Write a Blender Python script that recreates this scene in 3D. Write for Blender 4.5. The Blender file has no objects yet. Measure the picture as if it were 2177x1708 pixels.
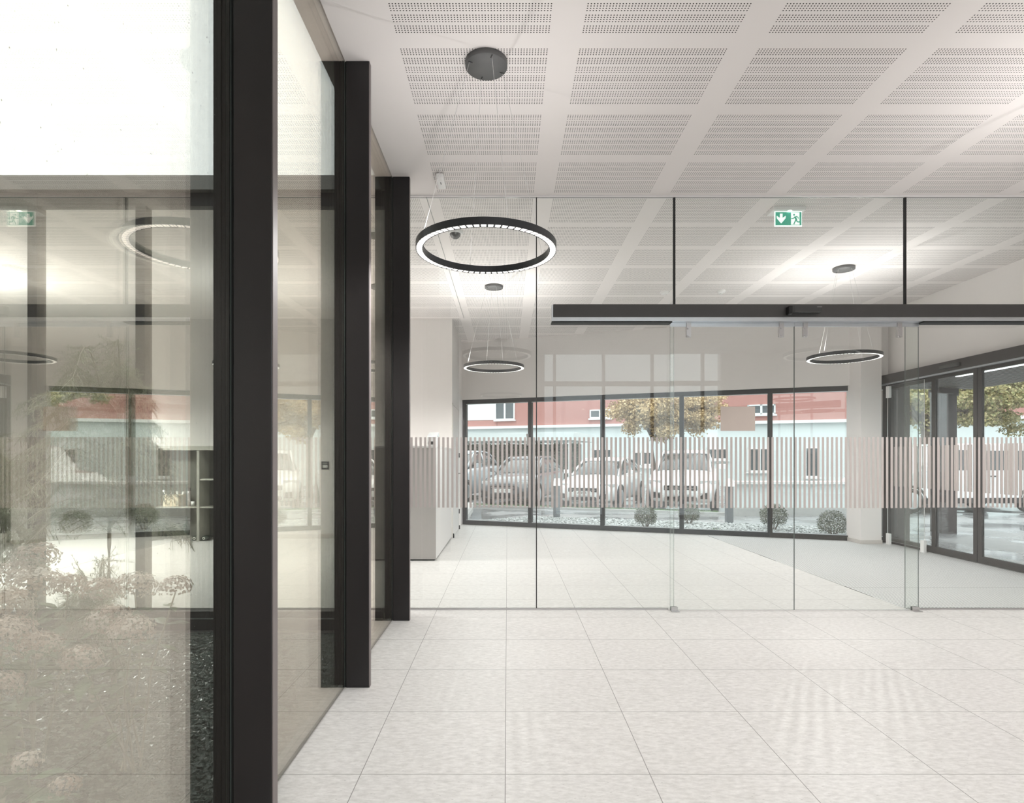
import bpy, bmesh, math, random
from mathutils import Vector, Matrix
PI = math.pi
random.seed(7)
sc = bpy.context.scene
COL = sc.collection

# ---------------------------------------------------------------- camera, sky, exposure
F_PX, EYE = 1245.0, 1.313
cam_d = bpy.data.cameras.new('camera')
cam = bpy.data.objects.new('camera', cam_d)
COL.objects.link(cam)
cam.location = (0, 0, EYE)
cam.rotation_euler = (PI / 2, 0, 0)
cam_d.sensor_fit = 'HORIZONTAL'
cam_d.sensor_width = 36.0
cam_d.lens = 36.0 * F_PX / 2177
cam_d.shift_x = 10.0 / 2177
cam_d.shift_y = 120.0 / 2177
cam_d.clip_start, cam_d.clip_end = 0.05, 300
sc.camera = cam

w = bpy.data.worlds.new('overcast_sky')
sc.world = w
w.use_nodes = True
nt = w.node_tree
nt.nodes.clear()
wo = nt.nodes.new('ShaderNodeOutputWorld')
bg = nt.nodes.new('ShaderNodeBackground')
tc = nt.nodes.new('ShaderNodeTexCoord')
sx = nt.nodes.new('ShaderNodeSeparateXYZ')
rp = nt.nodes.new('ShaderNodeValToRGB')
rp.color_ramp.elements[0].position = 0.0
rp.color_ramp.elements[0].color = (0.52, 0.545, 0.565, 1)
rp.color_ramp.elements[1].position = 1.0
rp.color_ramp.elements[1].color = (1.0, 1.0, 1.0, 1)
nt.links.new(tc.outputs['Generated'], sx.inputs[0])
nt.links.new(sx.outputs['Z'], rp.inputs[0])
nt.links.new(rp.outputs[0], bg.inputs['Color'])
bg.inputs['Strength'].default_value = 3.6
nt.links.new(bg.outputs[0], wo.inputs[0])

sc.view_settings.view_transform = 'Standard'
sc.view_settings.look = 'None'
sc.view_settings.exposure = 0.0
sc.view_settings.gamma = 1.0
sc.view_settings.use_curve_mapping = False
cy = sc.cycles
cy.max_bounces = 14
cy.diffuse_bounces = 5
cy.glossy_bounces = 5
cy.transmission_bounces = 4
cy.transparent_max_bounces = 40
cy.sample_clamp_indirect = 6
cy.caustics_reflective = False
cy.caustics_refractive = False
cy.use_denoising = True

# strengths of the lamps' own light
RING_DOWN, RING_UP, LED = 100.0, 41.0, 1.25

# ---------------------------------------------------------------- materials
MATS = {}


def new_mat(name):
    m = bpy.data.materials.new(name)
    m.use_nodes = True
    m.node_tree.nodes.clear()
    MATS[name] = m
    return m, m.node_tree


def N(nt, t, **kw):
    n = nt.nodes.new(t)
    for k, v in kw.items():
        setattr(n, k, v)
    return n


def math_n(nt, op, a, b=None, c=None):
    n = nt.nodes.new('ShaderNodeMath')
    n.operation = op
    for i, v in enumerate((a, b, c)):
        if v is None:
            continue
        if isinstance(v, (int, float)):
            n.inputs[i].default_value = v
        else:
            nt.links.new(v, n.inputs[i])
    return n.outputs[0]


def mixc(nt, fac, a, b):
    n = nt.nodes.new('ShaderNodeMix')
    n.data_type = 'RGBA'
    for key, v in ((0, fac), (6, a), (7, b)):
        if isinstance(v, (tuple, list)):
            n.inputs[key].default_value = (*v[:3], 1)
        elif isinstance(v, (int, float)):
            n.inputs[key].default_value = v
        else:
            nt.links.new(v, n.inputs[key])
    return n.outputs[2]


def pbr(name, col, rough=0.5, metal=0.0, var=0.06, scale=12.0, spec=0.5, emit=None, estr=0.0, bump=0.0, coat=0.0):
    """Principled with a soft procedural variation of its colour."""
    m, nt = new_mat(name)
    o = N(nt, 'ShaderNodeOutputMaterial')
    p = N(nt, 'ShaderNodeBsdfPrincipled')
    t = N(nt, 'ShaderNodeTexCoord')
    z = N(nt, 'ShaderNodeTexNoise')
    z.inputs['Scale'].default_value = scale
    z.inputs['Detail'].default_value = 3
    nt.links.new(t.outputs['Object'], z.inputs['Vector'])
    lo = tuple(max(0, c * (1 - var)) for c in col)
    hi = tuple(min(1, c * (1 + var)) for c in col)
    nt.links.new(mixc(nt, z.outputs['Fac'], lo, hi), p.inputs['Base Color'])
    p.inputs['Roughness'].default_value = rough
    p.inputs['Metallic'].default_value = metal
    p.inputs['Specular IOR Level'].default_value = spec
    p.inputs['Coat Weight'].default_value = coat
    if emit:
        p.inputs['Emission Color'].default_value = (*emit, 1)
        p.inputs['Emission Strength'].default_value = estr
    if bump:
        b = N(nt, 'ShaderNodeBump')
        b.inputs['Strength'].default_value = bump
        b.inputs['Distance'].default_value = 0.02
        nt.links.new(z.outputs['Fac'], b.inputs['Height'])
        nt.links.new(b.outputs[0], p.inputs['Normal'])
    nt.links.new(p.outputs[0], o.inputs[0])
    return m


def glass(name, f0=0.04, tint=(0.97, 0.985, 0.975), refl=(1, 1, 1), fmax=1.0):
    """A clear pane: see-through with a mirror share that grows at grazing angles (Schlick)."""
    m, nt = new_mat(name)
    o = N(nt, 'ShaderNodeOutputMaterial')
    g = N(nt, 'ShaderNodeNewGeometry')
    d = N(nt, 'ShaderNodeVectorMath', operation='DOT_PRODUCT')
    nt.links.new(g.outputs['Normal'], d.inputs[0])
    nt.links.new(g.outputs['Incoming'], d.inputs[1])
    c = math_n(nt, 'ABSOLUTE', d.outputs['Value'])
    q = math_n(nt, 'POWER', math_n(nt, 'SUBTRACT', 1.0, c), 5.0)
    f = math_n(nt, 'MULTIPLY_ADD', q, fmax - f0, f0)
    tr = N(nt, 'ShaderNodeBsdfTransparent')
    tr.inputs[0].default_value = (*tint, 1)
    gl = N(nt, 'ShaderNodeBsdfGlossy')
    gl.inputs['Color'].default_value = (*refl, 1)
    gl.inputs['Roughness'].default_value = 0.0
    mx = N(nt, 'ShaderNodeMixShader')
    nt.links.new(f, mx.inputs[0])
    nt.links.new(tr.outputs[0], mx.inputs[1])
    nt.links.new(gl.outputs[0], mx.inputs[2])
    nt.links.new(mx.outputs[0], o.inputs[0])
    return m


def floor_mat():
    m, nt = new_mat('pale_stone_tile')
    o = N(nt, 'ShaderNodeOutputMaterial')
    p = N(nt, 'ShaderNodeBsdfPrincipled')
    g = N(nt, 'ShaderNodeNewGeometry')
    s = N(nt, 'ShaderNodeSeparateXYZ')
    nt.links.new(g.outputs['Position'], s.inputs[0])
    u = math_n(nt, 'DIVIDE', math_n(nt, 'ADD', s.outputs['X'], 0.0083 + 60.0), 0.6)
    v = math_n(nt, 'DIVIDE', math_n(nt, 'ADD', s.outputs['Y'], 60.0 - 0.029), 0.6)
    fu, fv = math_n(nt, 'FRACT', u), math_n(nt, 'FRACT', v)
    du = math_n(nt, 'MINIMUM', fu, math_n(nt, 'SUBTRACT', 1.0, fu))
    dv = math_n(nt, 'MINIMUM', fv, math_n(nt, 'SUBTRACT', 1.0, fv))
    line = math_n(nt, 'LESS_THAN', math_n(nt, 'MINIMUM', du, dv), 0.0030)
    cell = N(nt, 'ShaderNodeCombineXYZ')
    nt.links.new(math_n(nt, 'FLOOR', u), cell.inputs[0])
    nt.links.new(math_n(nt, 'FLOOR', v), cell.inputs[1])
    wn = N(nt, 'ShaderNodeTexWhiteNoise', noise_dimensions='3D')
    nt.links.new(cell.outputs[0], wn.inputs['Vector'])
    off = N(nt, 'ShaderNodeVectorMath', operation='MULTIPLY_ADD')
    nt.links.new(wn.outputs['Color'], off.inputs[0])
    off.inputs[1].default_value = (9, 9, 9)
    nt.links.new(g.outputs['Position'], off.inputs[2])
    mp = N(nt, 'ShaderNodeVectorMath', operation='MULTIPLY')
    nt.links.new(off.outputs[0], mp.inputs[0])
    mp.inputs[1].default_value = (26, 62, 40)
    n1 = N(nt, 'ShaderNodeTexNoise')
    n1.inputs['Scale'].default_value = 1.0
    n1.inputs['Detail'].default_value = 5
    n1.inputs['Roughness'].default_value = 0.65
    nt.links.new(mp.outputs[0], n1.inputs['Vector'])
    r1 = N(nt, 'ShaderNodeValToRGB')
    e = r1.color_ramp.elements
    e[0].position, e[0].color = 0.32, (0.59, 0.575, 0.555, 1)
    e[1].position, e[1].color = 0.72, (0.80, 0.785, 0.77, 1)
    nt.links.new(n1.outputs['Fac'], r1.inputs[0])
    vo = N(nt, 'ShaderNodeTexVoronoi', feature='F1')
    vo.inputs['Scale'].default_value = 0.75
    nt.links.new(mp.outputs[0], vo.inputs['Vector'])
    fleck = math_n(nt, 'LESS_THAN', vo.outputs['Distance'], 0.085)
    col = mixc(nt, math_n(nt, 'MULTIPLY', fleck, 0.45), r1.outputs[0], (0.30, 0.29, 0.28))
    col = mixc(nt, math_n(nt, 'MULTIPLY_ADD', wn.outputs['Value'], 0.05, 0.0), col, (0.5, 0.5, 0.5))
    col = mixc(nt, line, col, (0.28, 0.27, 0.26))
    nt.links.new(col, p.inputs['Base Color'])
    p.inputs['Roughness'].default_value = 0.42
    p.inputs['Specular IOR Level'].default_value = 0.35
    nt.links.new(p.outputs[0], o.inputs[0])
    return m


def ceiling_mat():
    m, nt = new_mat('perforated_plasterboard')
    o = N(nt, 'ShaderNodeOutputMaterial')
    p = N(nt, 'ShaderNodeBsdfPrincipled')
    g = N(nt, 'ShaderNodeNewGeometry')
    s = N(nt, 'ShaderNodeSeparateXYZ')
    nt.links.new(g.outputs['Position'], s.inputs[0])
    PX, PY, PC, PR, ST = 0.0159, 0.0151, 0.994, 0.627, 0.0757
    X0, Y0 = -0.590 - PX / 2, 3.2467 - PY / 2
    lx = math_n(nt, 'MULTIPLY', math_n(nt, 'FRACT', math_n(nt, 'DIVIDE', math_n(nt, 'SUBTRACT', s.outputs['X'], X0 - 20 * PC), PC)), PC)
    ly = math_n(nt, 'MULTIPLY', math_n(nt, 'FRACT', math_n(nt, 'DIVIDE', math_n(nt, 'SUBTRACT', s.outputs['Y'], Y0 - 20 * PR), PR)), PR)
    ls = math_n(nt, 'MULTIPLY', math_n(nt, 'FRACT', math_n(nt, 'DIVIDE', ly, ST)), ST)
    mk = math_n(nt, 'MULTIPLY', math_n(nt, 'LESS_THAN', lx, 52 * PX), math_n(nt, 'LESS_THAN', ly, 6 * ST + 4 * PY + 0.002))
    mk = math_n(nt, 'MULTIPLY', mk, math_n(nt, 'LESS_THAN', ls, 4 * PY + 0.0015))
    zone = math_n(nt, 'MAXIMUM', math_n(nt, 'GREATER_THAN', s.outputs['X'], -0.602),
                  math_n(nt, 'MULTIPLY', math_n(nt, 'GREATER_THAN', s.outputs['Y'], 5.07), math_n(nt, 'GREATER_THAN', s.outputs['X'], -1.7)))
    mk = math_n(nt, 'MULTIPLY', mk, zone)
    hx = math_n(nt, 'MULTIPLY', math_n(nt, 'SUBTRACT', math_n(nt, 'FRACT', math_n(nt, 'DIVIDE', lx, PX)), 0.5), PX)
    hy = math_n(nt, 'MULTIPLY', math_n(nt, 'SUBTRACT', math_n(nt, 'FRACT', math_n(nt, 'DIVIDE', ls, PY)), 0.5), PY)
    d2 = math_n(nt, 'ADD', math_n(nt, 'MULTIPLY', hx, hx), math_n(nt, 'MULTIPLY', hy, hy))
    hole = math_n(nt, 'MULTIPLY', mk, math_n(nt, 'LESS_THAN', d2, 0.0037 ** 2))
    nz = N(nt, 'ShaderNodeTexNoise')
    nz.inputs['Scale'].default_value = 1.2
    nt.links.new(g.outputs['Position'], nz.inputs['Vector'])
    base = mixc(nt, nz.outputs['Fac'], (0.81, 0.765, 0.75), (0.85, 0.805, 0.79))
    nt.links.new(mixc(nt, hole, base, (0.05, 0.045, 0.042)), p.inputs['Base Color'])
    p.inputs['Roughness'].default_value = 0.85
    p.inputs['Specular IOR Level'].default_value = 0.2
    nt.links.new(p.outputs[0], o.inputs[0])
    return m


def mat_ribs():
    m, nt = new_mat('ribbed_entrance_mat')
    o = N(nt, 'ShaderNodeOutputMaterial')
    p = N(nt, 'ShaderNodeBsdfPrincipled')
    g = N(nt, 'ShaderNodeNewGeometry')
    s = N(nt, 'ShaderNodeSeparateXYZ')
    nt.links.new(g.outputs['Position'], s.inputs[0])
    f = math_n(nt, 'FRACT', math_n(nt, 'DIVIDE', s.outputs['X'], 0.031))
    rib = math_n(nt, 'LESS_THAN', f, 0.24)
    joint = math_n(nt, 'LESS_THAN', math_n(nt, 'ABSOLUTE', math_n(nt, 'SUBTRACT', s.outputs['Y'], 5.90)), 0.006)
    nz = N(nt, 'ShaderNodeTexNoise')
    nz.inputs['Scale'].default_value = 160
    nt.links.new(g.outputs['Position'], nz.inputs['Vector'])
    base = mixc(nt, nz.outputs['Fac'], (0.58, 0.58, 0.58), (0.80, 0.80, 0.79))
    c = mixc(nt, math_n(nt, 'MAXIMUM', rib, math_n(nt, 'MULTIPLY', joint, 0.6)), base, (0.10, 0.10, 0.10))
    nt.links.new(c, p.inputs['Base Color'])
    p.inputs['Roughness'].default_value = 0.8
    nt.links.new(p.outputs[0], o.inputs[0])
    return m


def wet_asphalt():
    m, nt = new_mat('wet_asphalt')
    o = N(nt, 'ShaderNodeOutputMaterial')
    p = N(nt, 'ShaderNodeBsdfPrincipled')
    g = N(nt, 'ShaderNodeNewGeometry')
    nz = N(nt, 'ShaderNodeTexNoise')
    nz.inputs['Scale'].default_value = 0.7
    nz.inputs['Detail'].default_value = 6
    nt.links.new(g.outputs['Position'], nz.inputs['Vector'])
    r = N(nt, 'ShaderNodeValToRGB')
    r.color_ramp.elements[0].position, r.color_ramp.elements[0].color = 0.42, (0.08, 0.08, 0.08, 1)
    r.color_ramp.elements[1].position, r.color_ramp.elements[1].color = 0.6, (0.5, 0.5, 0.5, 1)
    nt.links.new(nz.outputs['Fac'], r.inputs[0])
    nt.links.new(r.outputs[0], p.inputs['Roughness'])
    n2 = N(nt, 'ShaderNodeTexNoise')
    n2.inputs['Scale'].default_value = 60
    nt.links.new(g.outputs['Position'], n2.inputs['Vector'])
    nt.links.new(mixc(nt, n2.outputs['Fac'], (0.22, 0.225, 0.23), (0.32, 0.325, 0.33)), p.inputs['Base Color'])
    p.inputs['Specular IOR Level'].default_value = 0.9
    nt.links.new(p.outputs[0], o.inputs[0])
    return m


def leaf_mat(name, a, b, rough=0.5):
    """Leaves: the colour varies from one clump to the next."""
    m, nt = new_mat(name)
    o = N(nt, 'ShaderNodeOutputMaterial')
    p = N(nt, 'ShaderNodeBsdfPrincipled')
    g = N(nt, 'ShaderNodeNewGeometry')
    wn = N(nt, 'ShaderNodeTexWhiteNoise', noise_dimensions='3D')
    sn = N(nt, 'ShaderNodeVectorMath', operation='SNAP')
    nt.links.new(g.outputs['Position'], sn.inputs[0])
    sn.inputs[1].default_value = (0.07, 0.07, 0.07)
    nt.links.new(sn.outputs[0], wn.inputs['Vector'])
    nt.links.new(mixc(nt, wn.outputs['Value'], a, b), p.inputs['Base Color'])
    p.inputs['Roughness'].default_value = rough
    nt.links.new(p.outputs[0], o.inputs[0])
    return m


M_FLOOR = floor_mat()
M_CEIL = ceiling_mat()
M_MAT = mat_ribs()
M_ASPH = wet_asphalt()
M_WALL = pbr('warm_white_paint', (0.80, 0.762, 0.742), 0.8, var=0.02, scale=2)
M_WHITE = pbr('white_lacquer', (0.82, 0.80, 0.79), 0.45, var=0.02, scale=3)
M_CABF = pbr('shade_toned_front', (0.46, 0.43, 0.415), 0.5, var=0.03)  # white cabinet front, its shade painted in as a darker colour
M_PLINTH = pbr('beige_plinth', (0.60, 0.56, 0.53), 0.5, var=0.04)
M_POST = pbr('anthracite_steel', (0.014, 0.012, 0.013), 0.36, var=0.15, scale=6, spec=0.45)
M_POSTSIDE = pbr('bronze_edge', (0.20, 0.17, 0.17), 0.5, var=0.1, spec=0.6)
M_FRAME = pbr('dark_window_frame', (0.022, 0.026, 0.03), 0.4, var=0.15, scale=5)
M_DOORFRAME = pbr('brown_black_frame', (0.035, 0.031, 0.029), 0.4, var=0.15, scale=5)
M_GASKET = pbr('black_gasket', (0.012, 0.012, 0.012), 0.6, var=0.1)
M_FASCIA = pbr('grey_fascia', (0.30, 0.30, 0.29), 0.5, var=0.05)
M_HEADER = pbr('dark_operator_cover', (0.06, 0.057, 0.056), 0.45, var=0.08)
M_ALU = pbr('brushed_aluminium', (0.62, 0.65, 0.68), 0.3, metal=0.9, var=0.06)
M_STEEL = pbr('satin_steel', (0.55, 0.54, 0.54), 0.32, metal=0.85, var=0.05)
M_BLACK = pbr('matt_black', (0.018, 0.018, 0.02), 0.5, var=0.12)
M_RING = pbr('black_ring_metal', (0.018, 0.021, 0.025), 0.33, var=0.15, spec=0.6)
M_CANOPY = pbr('dark_grey_canopy', (0.11, 0.11, 0.11), 0.5, var=0.05)
M_LED = pbr('lit_led', (0.9, 0.9, 0.9), 0.4, var=0.02, emit=(1.0, 0.97, 0.93), estr=LED)
M_LED.cycles.emission_sampling = 'NONE'
M_CABLE = pbr('steel_cable', (0.75, 0.74, 0.73), 0.4, metal=0.4, var=0.05)
M_FILM = pbr('beige_film', (0.46, 0.415, 0.395), 0.6, var=0.02, scale=3)
M_SHEET = pbr('beige_sheet', (0.50, 0.43, 0.385), 0.7, var=0.03)
M_EDGE = pbr('glass_edge', (0.17, 0.20, 0.19), 0.25, var=0.1)
M_GLASS = glass('clear_glass')
M_COATED = glass('coated_glass', 0.20, (0.93, 0.945, 0.93), (1.0, 0.92, 0.84))
M_OUTER = glass('outer_glass', 0.19, (0.93, 0.945, 0.93), (1.0, 0.97, 0.94))
M_FACADE = glass('facade_glass', 0.05, (0.96, 0.985, 0.985))
M_PLASTIC = pbr('white_plastic', (0.86, 0.85, 0.84), 0.4, var=0.02)
M_DARKPL = pbr('dark_plastic', (0.05, 0.05, 0.05), 0.4, var=0.1)
M_GREEN = pbr('sign_green', (0.03, 0.30, 0.20), 0.4, var=0.03, emit=(0.08, 0.50, 0.34), estr=0.40)
M_SIGNW = pbr('sign_white', (0.9, 0.92, 0.9), 0.4, var=0.02, emit=(0.95, 1, 0.97), estr=0.75)
M_SMOKE = pbr('smoked_dome', (0.10, 0.10, 0.10), 0.06, var=0.1, spec=0.8)
M_SLATE = pbr('dark_slate_chips', (0.12, 0.15, 0.135), 0.30, var=0.6, scale=14, spec=0.7)
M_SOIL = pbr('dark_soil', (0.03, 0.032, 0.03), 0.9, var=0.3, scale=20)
M_PEBBLE = pbr('pale_grey_stones', (0.46, 0.48, 0.48), 0.35, var=0.5, scale=11, spec=0.6)
M_BED = pbr('grey_gravel_bed', (0.30, 0.31, 0.31), 0.7, var=0.4, scale=30)
M_BARK = pbr('bark', (0.13, 0.10, 0.08), 0.8, var=0.3, scale=18)
M_TWIG = pbr('pale_twig', (0.46, 0.43, 0.35), 0.7, var=0.2, scale=20)
M_NEEDLE = leaf_mat('conifer_needles', (0.20, 0.26, 0.14), (0.58, 0.62, 0.44))
M_FLOWER = leaf_mat('faded_hydrangea', (0.50, 0.33, 0.26), (0.88, 0.80, 0.74), 0.7)
M_HLEAF = leaf_mat('hydrangea_leaf', (0.06, 0.13, 0.06), (0.16, 0.26, 0.14), 0.4)
M_BOX = leaf_mat('boxwood_leaf', (0.045, 0.06, 0.035), (0.20, 0.22, 0.15), 0.45)
M_AUTUMN = leaf_mat('autumn_leaf', (0.40, 0.27, 0.12), (0.74, 0.58, 0.34), 0.6)
M_MAPLE = leaf_mat('green_gold_leaf', (0.22, 0.25, 0.10), (0.60, 0.50, 0.26), 0.6)
M_IVY = leaf_mat('ivy_leaf', (0.025, 0.06, 0.03), (0.12, 0.17, 0.09), 0.4)
M_GRASS = leaf_mat('wet_grass', (0.07, 0.16, 0.04), (0.16, 0.27, 0.09), 0.6)
M_KERB = pbr('concrete_kerb', (0.42, 0.42, 0.41), 0.7, var=0.1)
M_RED = pbr('red_render', (0.45, 0.22, 0.195), 0.8, var=0.05, scale=1)
M_PALE = pbr('pale_render', (0.70, 0.77, 0.77), 0.75, var=0.03, scale=1)
M_PALER = pbr('white_render', (0.80, 0.82, 0.82), 0.75, var=0.02, scale=1)
M_PANE = pbr('dark_window_pane', (0.06, 0.08, 0.09), 0.05, var=0.2, spec=0.9)
M_CARW = pbr('white_car_paint', (0.84, 0.85, 0.86), 0.22, var=0.01, spec=0.6, coat=0.6)
M_CARD = pbr('dark_grey_car_paint', (0.10, 0.115, 0.13), 0.22, var=0.05, spec=0.6, coat=0.6)
M_CARS = pbr('silver_blue_car_paint', (0.42, 0.48, 0.52), 0.25, var=0.03, spec=0.6, coat=0.5)
M_CGLASS = pbr('car_glass', (0.05, 0.06, 0.065), 0.03, var=0.1, spec=1.0)
M_TYRE = pbr('tyre_rubber', (0.02, 0.02, 0.02), 0.75, var=0.2)
M_GRILLE = pbr('black_grille', (0.012, 0.012, 0.013), 0.45, var=0.2)
M_LAMP = pbr('lamp_lens', (0.55, 0.57, 0.58), 0.08, var=0.1, spec=0.9)
M_PLATE = pbr('number_plate', (0.82, 0.83, 0.82), 0.4, var=0.01)
M_COLUMN = pbr('dark_brown_cladding', (0.062, 0.05, 0.048), 0.42, var=0.15, scale=3)
M_SOFFIT = pbr('grey_slat_soffit', (0.14, 0.135, 0.135), 0.5, var=0.08)
M_STRIP = pbr('lit_strip', (0.9, 0.9, 0.9), 0.4, emit=(1, 1, 1), estr=1.6)
M_SHELF = pbr('shelf_grey', (0.34, 0.33, 0.29), 0.6, var=0.05)
M_SHELFIN = pbr('shelf_dark_back', (0.10, 0.10, 0.085), 0.7, var=0.1)
M_CARTON = pbr('carton', (0.60, 0.50, 0.36), 0.8, var=0.05)
M_PAPER = pbr('paper', (0.75, 0.73, 0.68), 0.8, var=0.03)
M_BOTTLE = pbr('dark_bottle_glass', (0.02, 0.035, 0.025), 0.08, var=0.1, spec=0.8)
M_DROP = pbr('water_drop', (0.62, 0.66, 0.66), 0.03, var=0.1, spec=1.0)


# ---------------------------------------------------------------- mesh helpers
class MB:
    """Collects shapes in world coordinates; build() links them as one mesh object."""

    def __init__(self):
        self.v, self.f, self.m, self.s = [], [], [], []

    def add(self, vs, fs, mi=0, smooth=False):
        b = len(self.v)
        self.v += [tuple(p) for p in vs]
        for f in fs:
            self.f.append(tuple(b + i for i in f))
            self.m.append(mi)
            self.s.append(smooth)
        return self

    def box(self, x0, x1, y0, y1, z0, z1, mi=0):
        vs = [(x, y, z) for z in (z0, z1) for y in (y0, y1) for x in (x0, x1)]
        return self.add(vs, [(0, 2, 3, 1), (4, 5, 7, 6), (0, 1, 5, 4), (2, 6, 7, 3), (0, 4, 6, 2), (1, 3, 7, 5)], mi)

    def pane(self, x0, x1, y0, y1, z0, z1, thin='y'):
        """A pane: faces across the thin axis are material 0, its narrow edges material 1."""
        vs = [(x, y, z) for z in (z0, z1) for y in (y0, y1) for x in (x0, x1)]
        fs = [(0, 2, 3, 1), (4, 5, 7, 6), (0, 1, 5, 4), (2, 6, 7, 3), (0, 4, 6, 2), (1, 3, 7, 5)]
        big = {'y': (2, 3), 'x': (4, 5)}[thin]
        for i, f in enumerate(fs):
            b = len(self.v)
            self.v += [vs[k] for k in f]
            self.f.append((b, b + 1, b + 2, b + 3))
            self.m.append(0 if i in big else 1)
            self.s.append(False)
        return self

    def prism(self, pts, z0, z1, mi=0):
        n = len(pts)
        vs = [(x, y, z0) for x, y in pts] + [(x, y, z1) for x, y in pts]
        fs = [tuple(range(n - 1, -1, -1)), tuple(range(n, 2 * n))]
        fs += [(i, (i + 1) % n, n + (i + 1) % n, n + i) for i in range(n)]
        return self.add(vs, fs, mi)

    def tube(self, pts, r, seg=6, mi=0, caps=True):
        """A tube along points; r is a number or one radius per point."""
        pts = [Vector(p) for p in pts]
        rs = r if isinstance(r, (list, tuple)) else [r] * len(pts)
        rings = []
        for i, p in enumerate(pts):
            t = (pts[min(i + 1, len(pts) - 1)] - pts[max(i - 1, 0)])
            t = t.normalized() if t.length > 1e-9 else Vector((0, 0, 1))
            a = t.cross(Vector((0, 0, 1)))
            if a.length < 1e-3:
                a = t.cross(Vector((1, 0, 0)))
            a.normalize()
            b = t.cross(a)
            rings.append([p + (a * math.cos(2 * PI * k / seg) + b * math.sin(2 * PI * k / seg)) * rs[i] for k in range(seg)])
        vs = [q for ring in rings for q in ring]
        fs = []
        for i in range(len(pts) - 1):
            for k in range(seg):
                k2 = (k + 1) % seg
                fs.append((i * seg + k, i * seg + k2, (i + 1) * seg + k2, (i + 1) * seg + k))
        if caps:
            fs.append(tuple(range(seg - 1, -1, -1)))
            fs.append(tuple((len(pts) - 1) * seg + k for k in range(seg)))
        return self.add(vs, fs, mi, seg > 5)

    def lathe(self, c, prof, seg=32, mi=0, axis='z', smooth=True, closed=False):
        """prof: (radius, height) pairs turned about an axis through c."""
        vs, fs = [], []
        for r, h in prof:
            for k in range(seg):
                a = 2 * PI * k / seg
                x, y = r * math.cos(a), r * math.sin(a)
                q = {'z': (x, y, h), 'y': (x, h, y), 'x': (h, x, y)}[axis]
                vs.append((c[0] + q[0], c[1] + q[1], c[2] + q[2]))
        n = len(prof)
        for i in range(n if closed else n - 1):
            j = (i + 1) % n
            for k in range(seg):
                k2 = (k + 1) % seg
                fs.append((i * seg + k, i * seg + k2, j * seg + k2, j * seg + k))
        return self.add(vs, fs, mi, smooth)

    def build(self, name, mats, parent=None, bevel=0.0, fix=True):
        me = bpy.data.meshes.new(name)
        off = parent_loc(parent)
        me.from_pydata([(x - off[0], y - off[1], z - off[2]) for x, y, z in self.v], [], self.f)
        for m in (mats if isinstance(mats, (list, tuple)) else [mats]):
            me.materials.append(m)
        me.polygons.foreach_set('material_index', self.m)
        me.polygons.foreach_set('use_smooth', self.s)
        if fix and len(self.f) < 20000:
            bm = bmesh.new()
            bm.from_mesh(me)
            bmesh.ops.recalc_face_normals(bm, faces=bm.faces)
            bm.to_mesh(me)
            bm.free()
        me.update()
        o = bpy.data.objects.new(name, me)
        COL.objects.link(o)
        if parent:
            o.parent = parent
        if bevel:
            b = o.modifiers.new('bevel', 'BEVEL')
            b.width, b.segments, b.limit_method = bevel, 2, 'ANGLE'
        return o


LOC = {}


def parent_loc(p):
    v = Vector((0, 0, 0))
    while p is not None:
        v += LOC.get(p.name, Vector((0, 0, 0)))
        p = p.parent
    return v


def tag(o, label=None, cat=None, group=None, kind=None):
    if label:
        o['label'] = label
    if cat:
        o['category'] = cat
    if group:
        o['group'] = group
    if kind:
        o['kind'] = kind
    return o


def thing(name, loc, label, cat, group=None, kind=None, rz=0.0):
    o = bpy.data.objects.new(name, None)
    COL.objects.link(o)
    o.empty_display_size = 0.1
    o.location = loc
    o.rotation_euler = (0, 0, rz)
    LOC[o.name] = Vector(loc) if rz == 0 else Vector((0, 0, 0))
    return tag(o, label, cat, group, kind)


def bx(name, x0, x1, y0, y1, z0, z1, mat, parent=None, bevel=0.0):
    return MB().box(x0, x1, y0, y1, z0, z1).build(name, mat, parent, bevel)


def copy_tree(o, parent=None):
    c = o.copy()
    COL.objects.link(c)
    if parent:
        c.parent = parent
    for ch in list(o.children):
        copy_tree(ch, c)
    return c


S = 'structure'
CZ = 3.581          # ceiling height
GX = -0.927         # inner face of the courtyard glazing
PY = 5.069          # glass partition
O2 = Vector((-0.8875, 11.57, 0))   # left end of the slanting facade
UX, UY = 0.938, -0.347
ANG = math.atan2(UY, UX)


def fp(s, t, z=0.0):
    """Point in the facade's own frame: s along it, t outwards."""
    return (O2.x + UX * s - UY * t, O2.y + UY * s + UX * t, z)


# ---------------------------------------------------------------- room shell
room = [(-0.985, -2.7), (6.02, -2.7), (6.02, 9.02), fp(-0.15, 0.08)[:2], (-1.0, 11.75), (-1.0, 17.2), (-10.9, 17.2), (-10.9, 4.96), (-0.985, 4.96)]
tag(MB().prism(room, -0.20, 0.0).build('floor', M_FLOOR), 'pale stone floor of square tiles running under the glass partition', 'floor', kind=S)
tag(MB().prism(room, CZ, CZ + 0.10).build('ceiling', M_CEIL), 'pale ceiling with square fields of small round holes', 'ceiling', kind=S)

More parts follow.
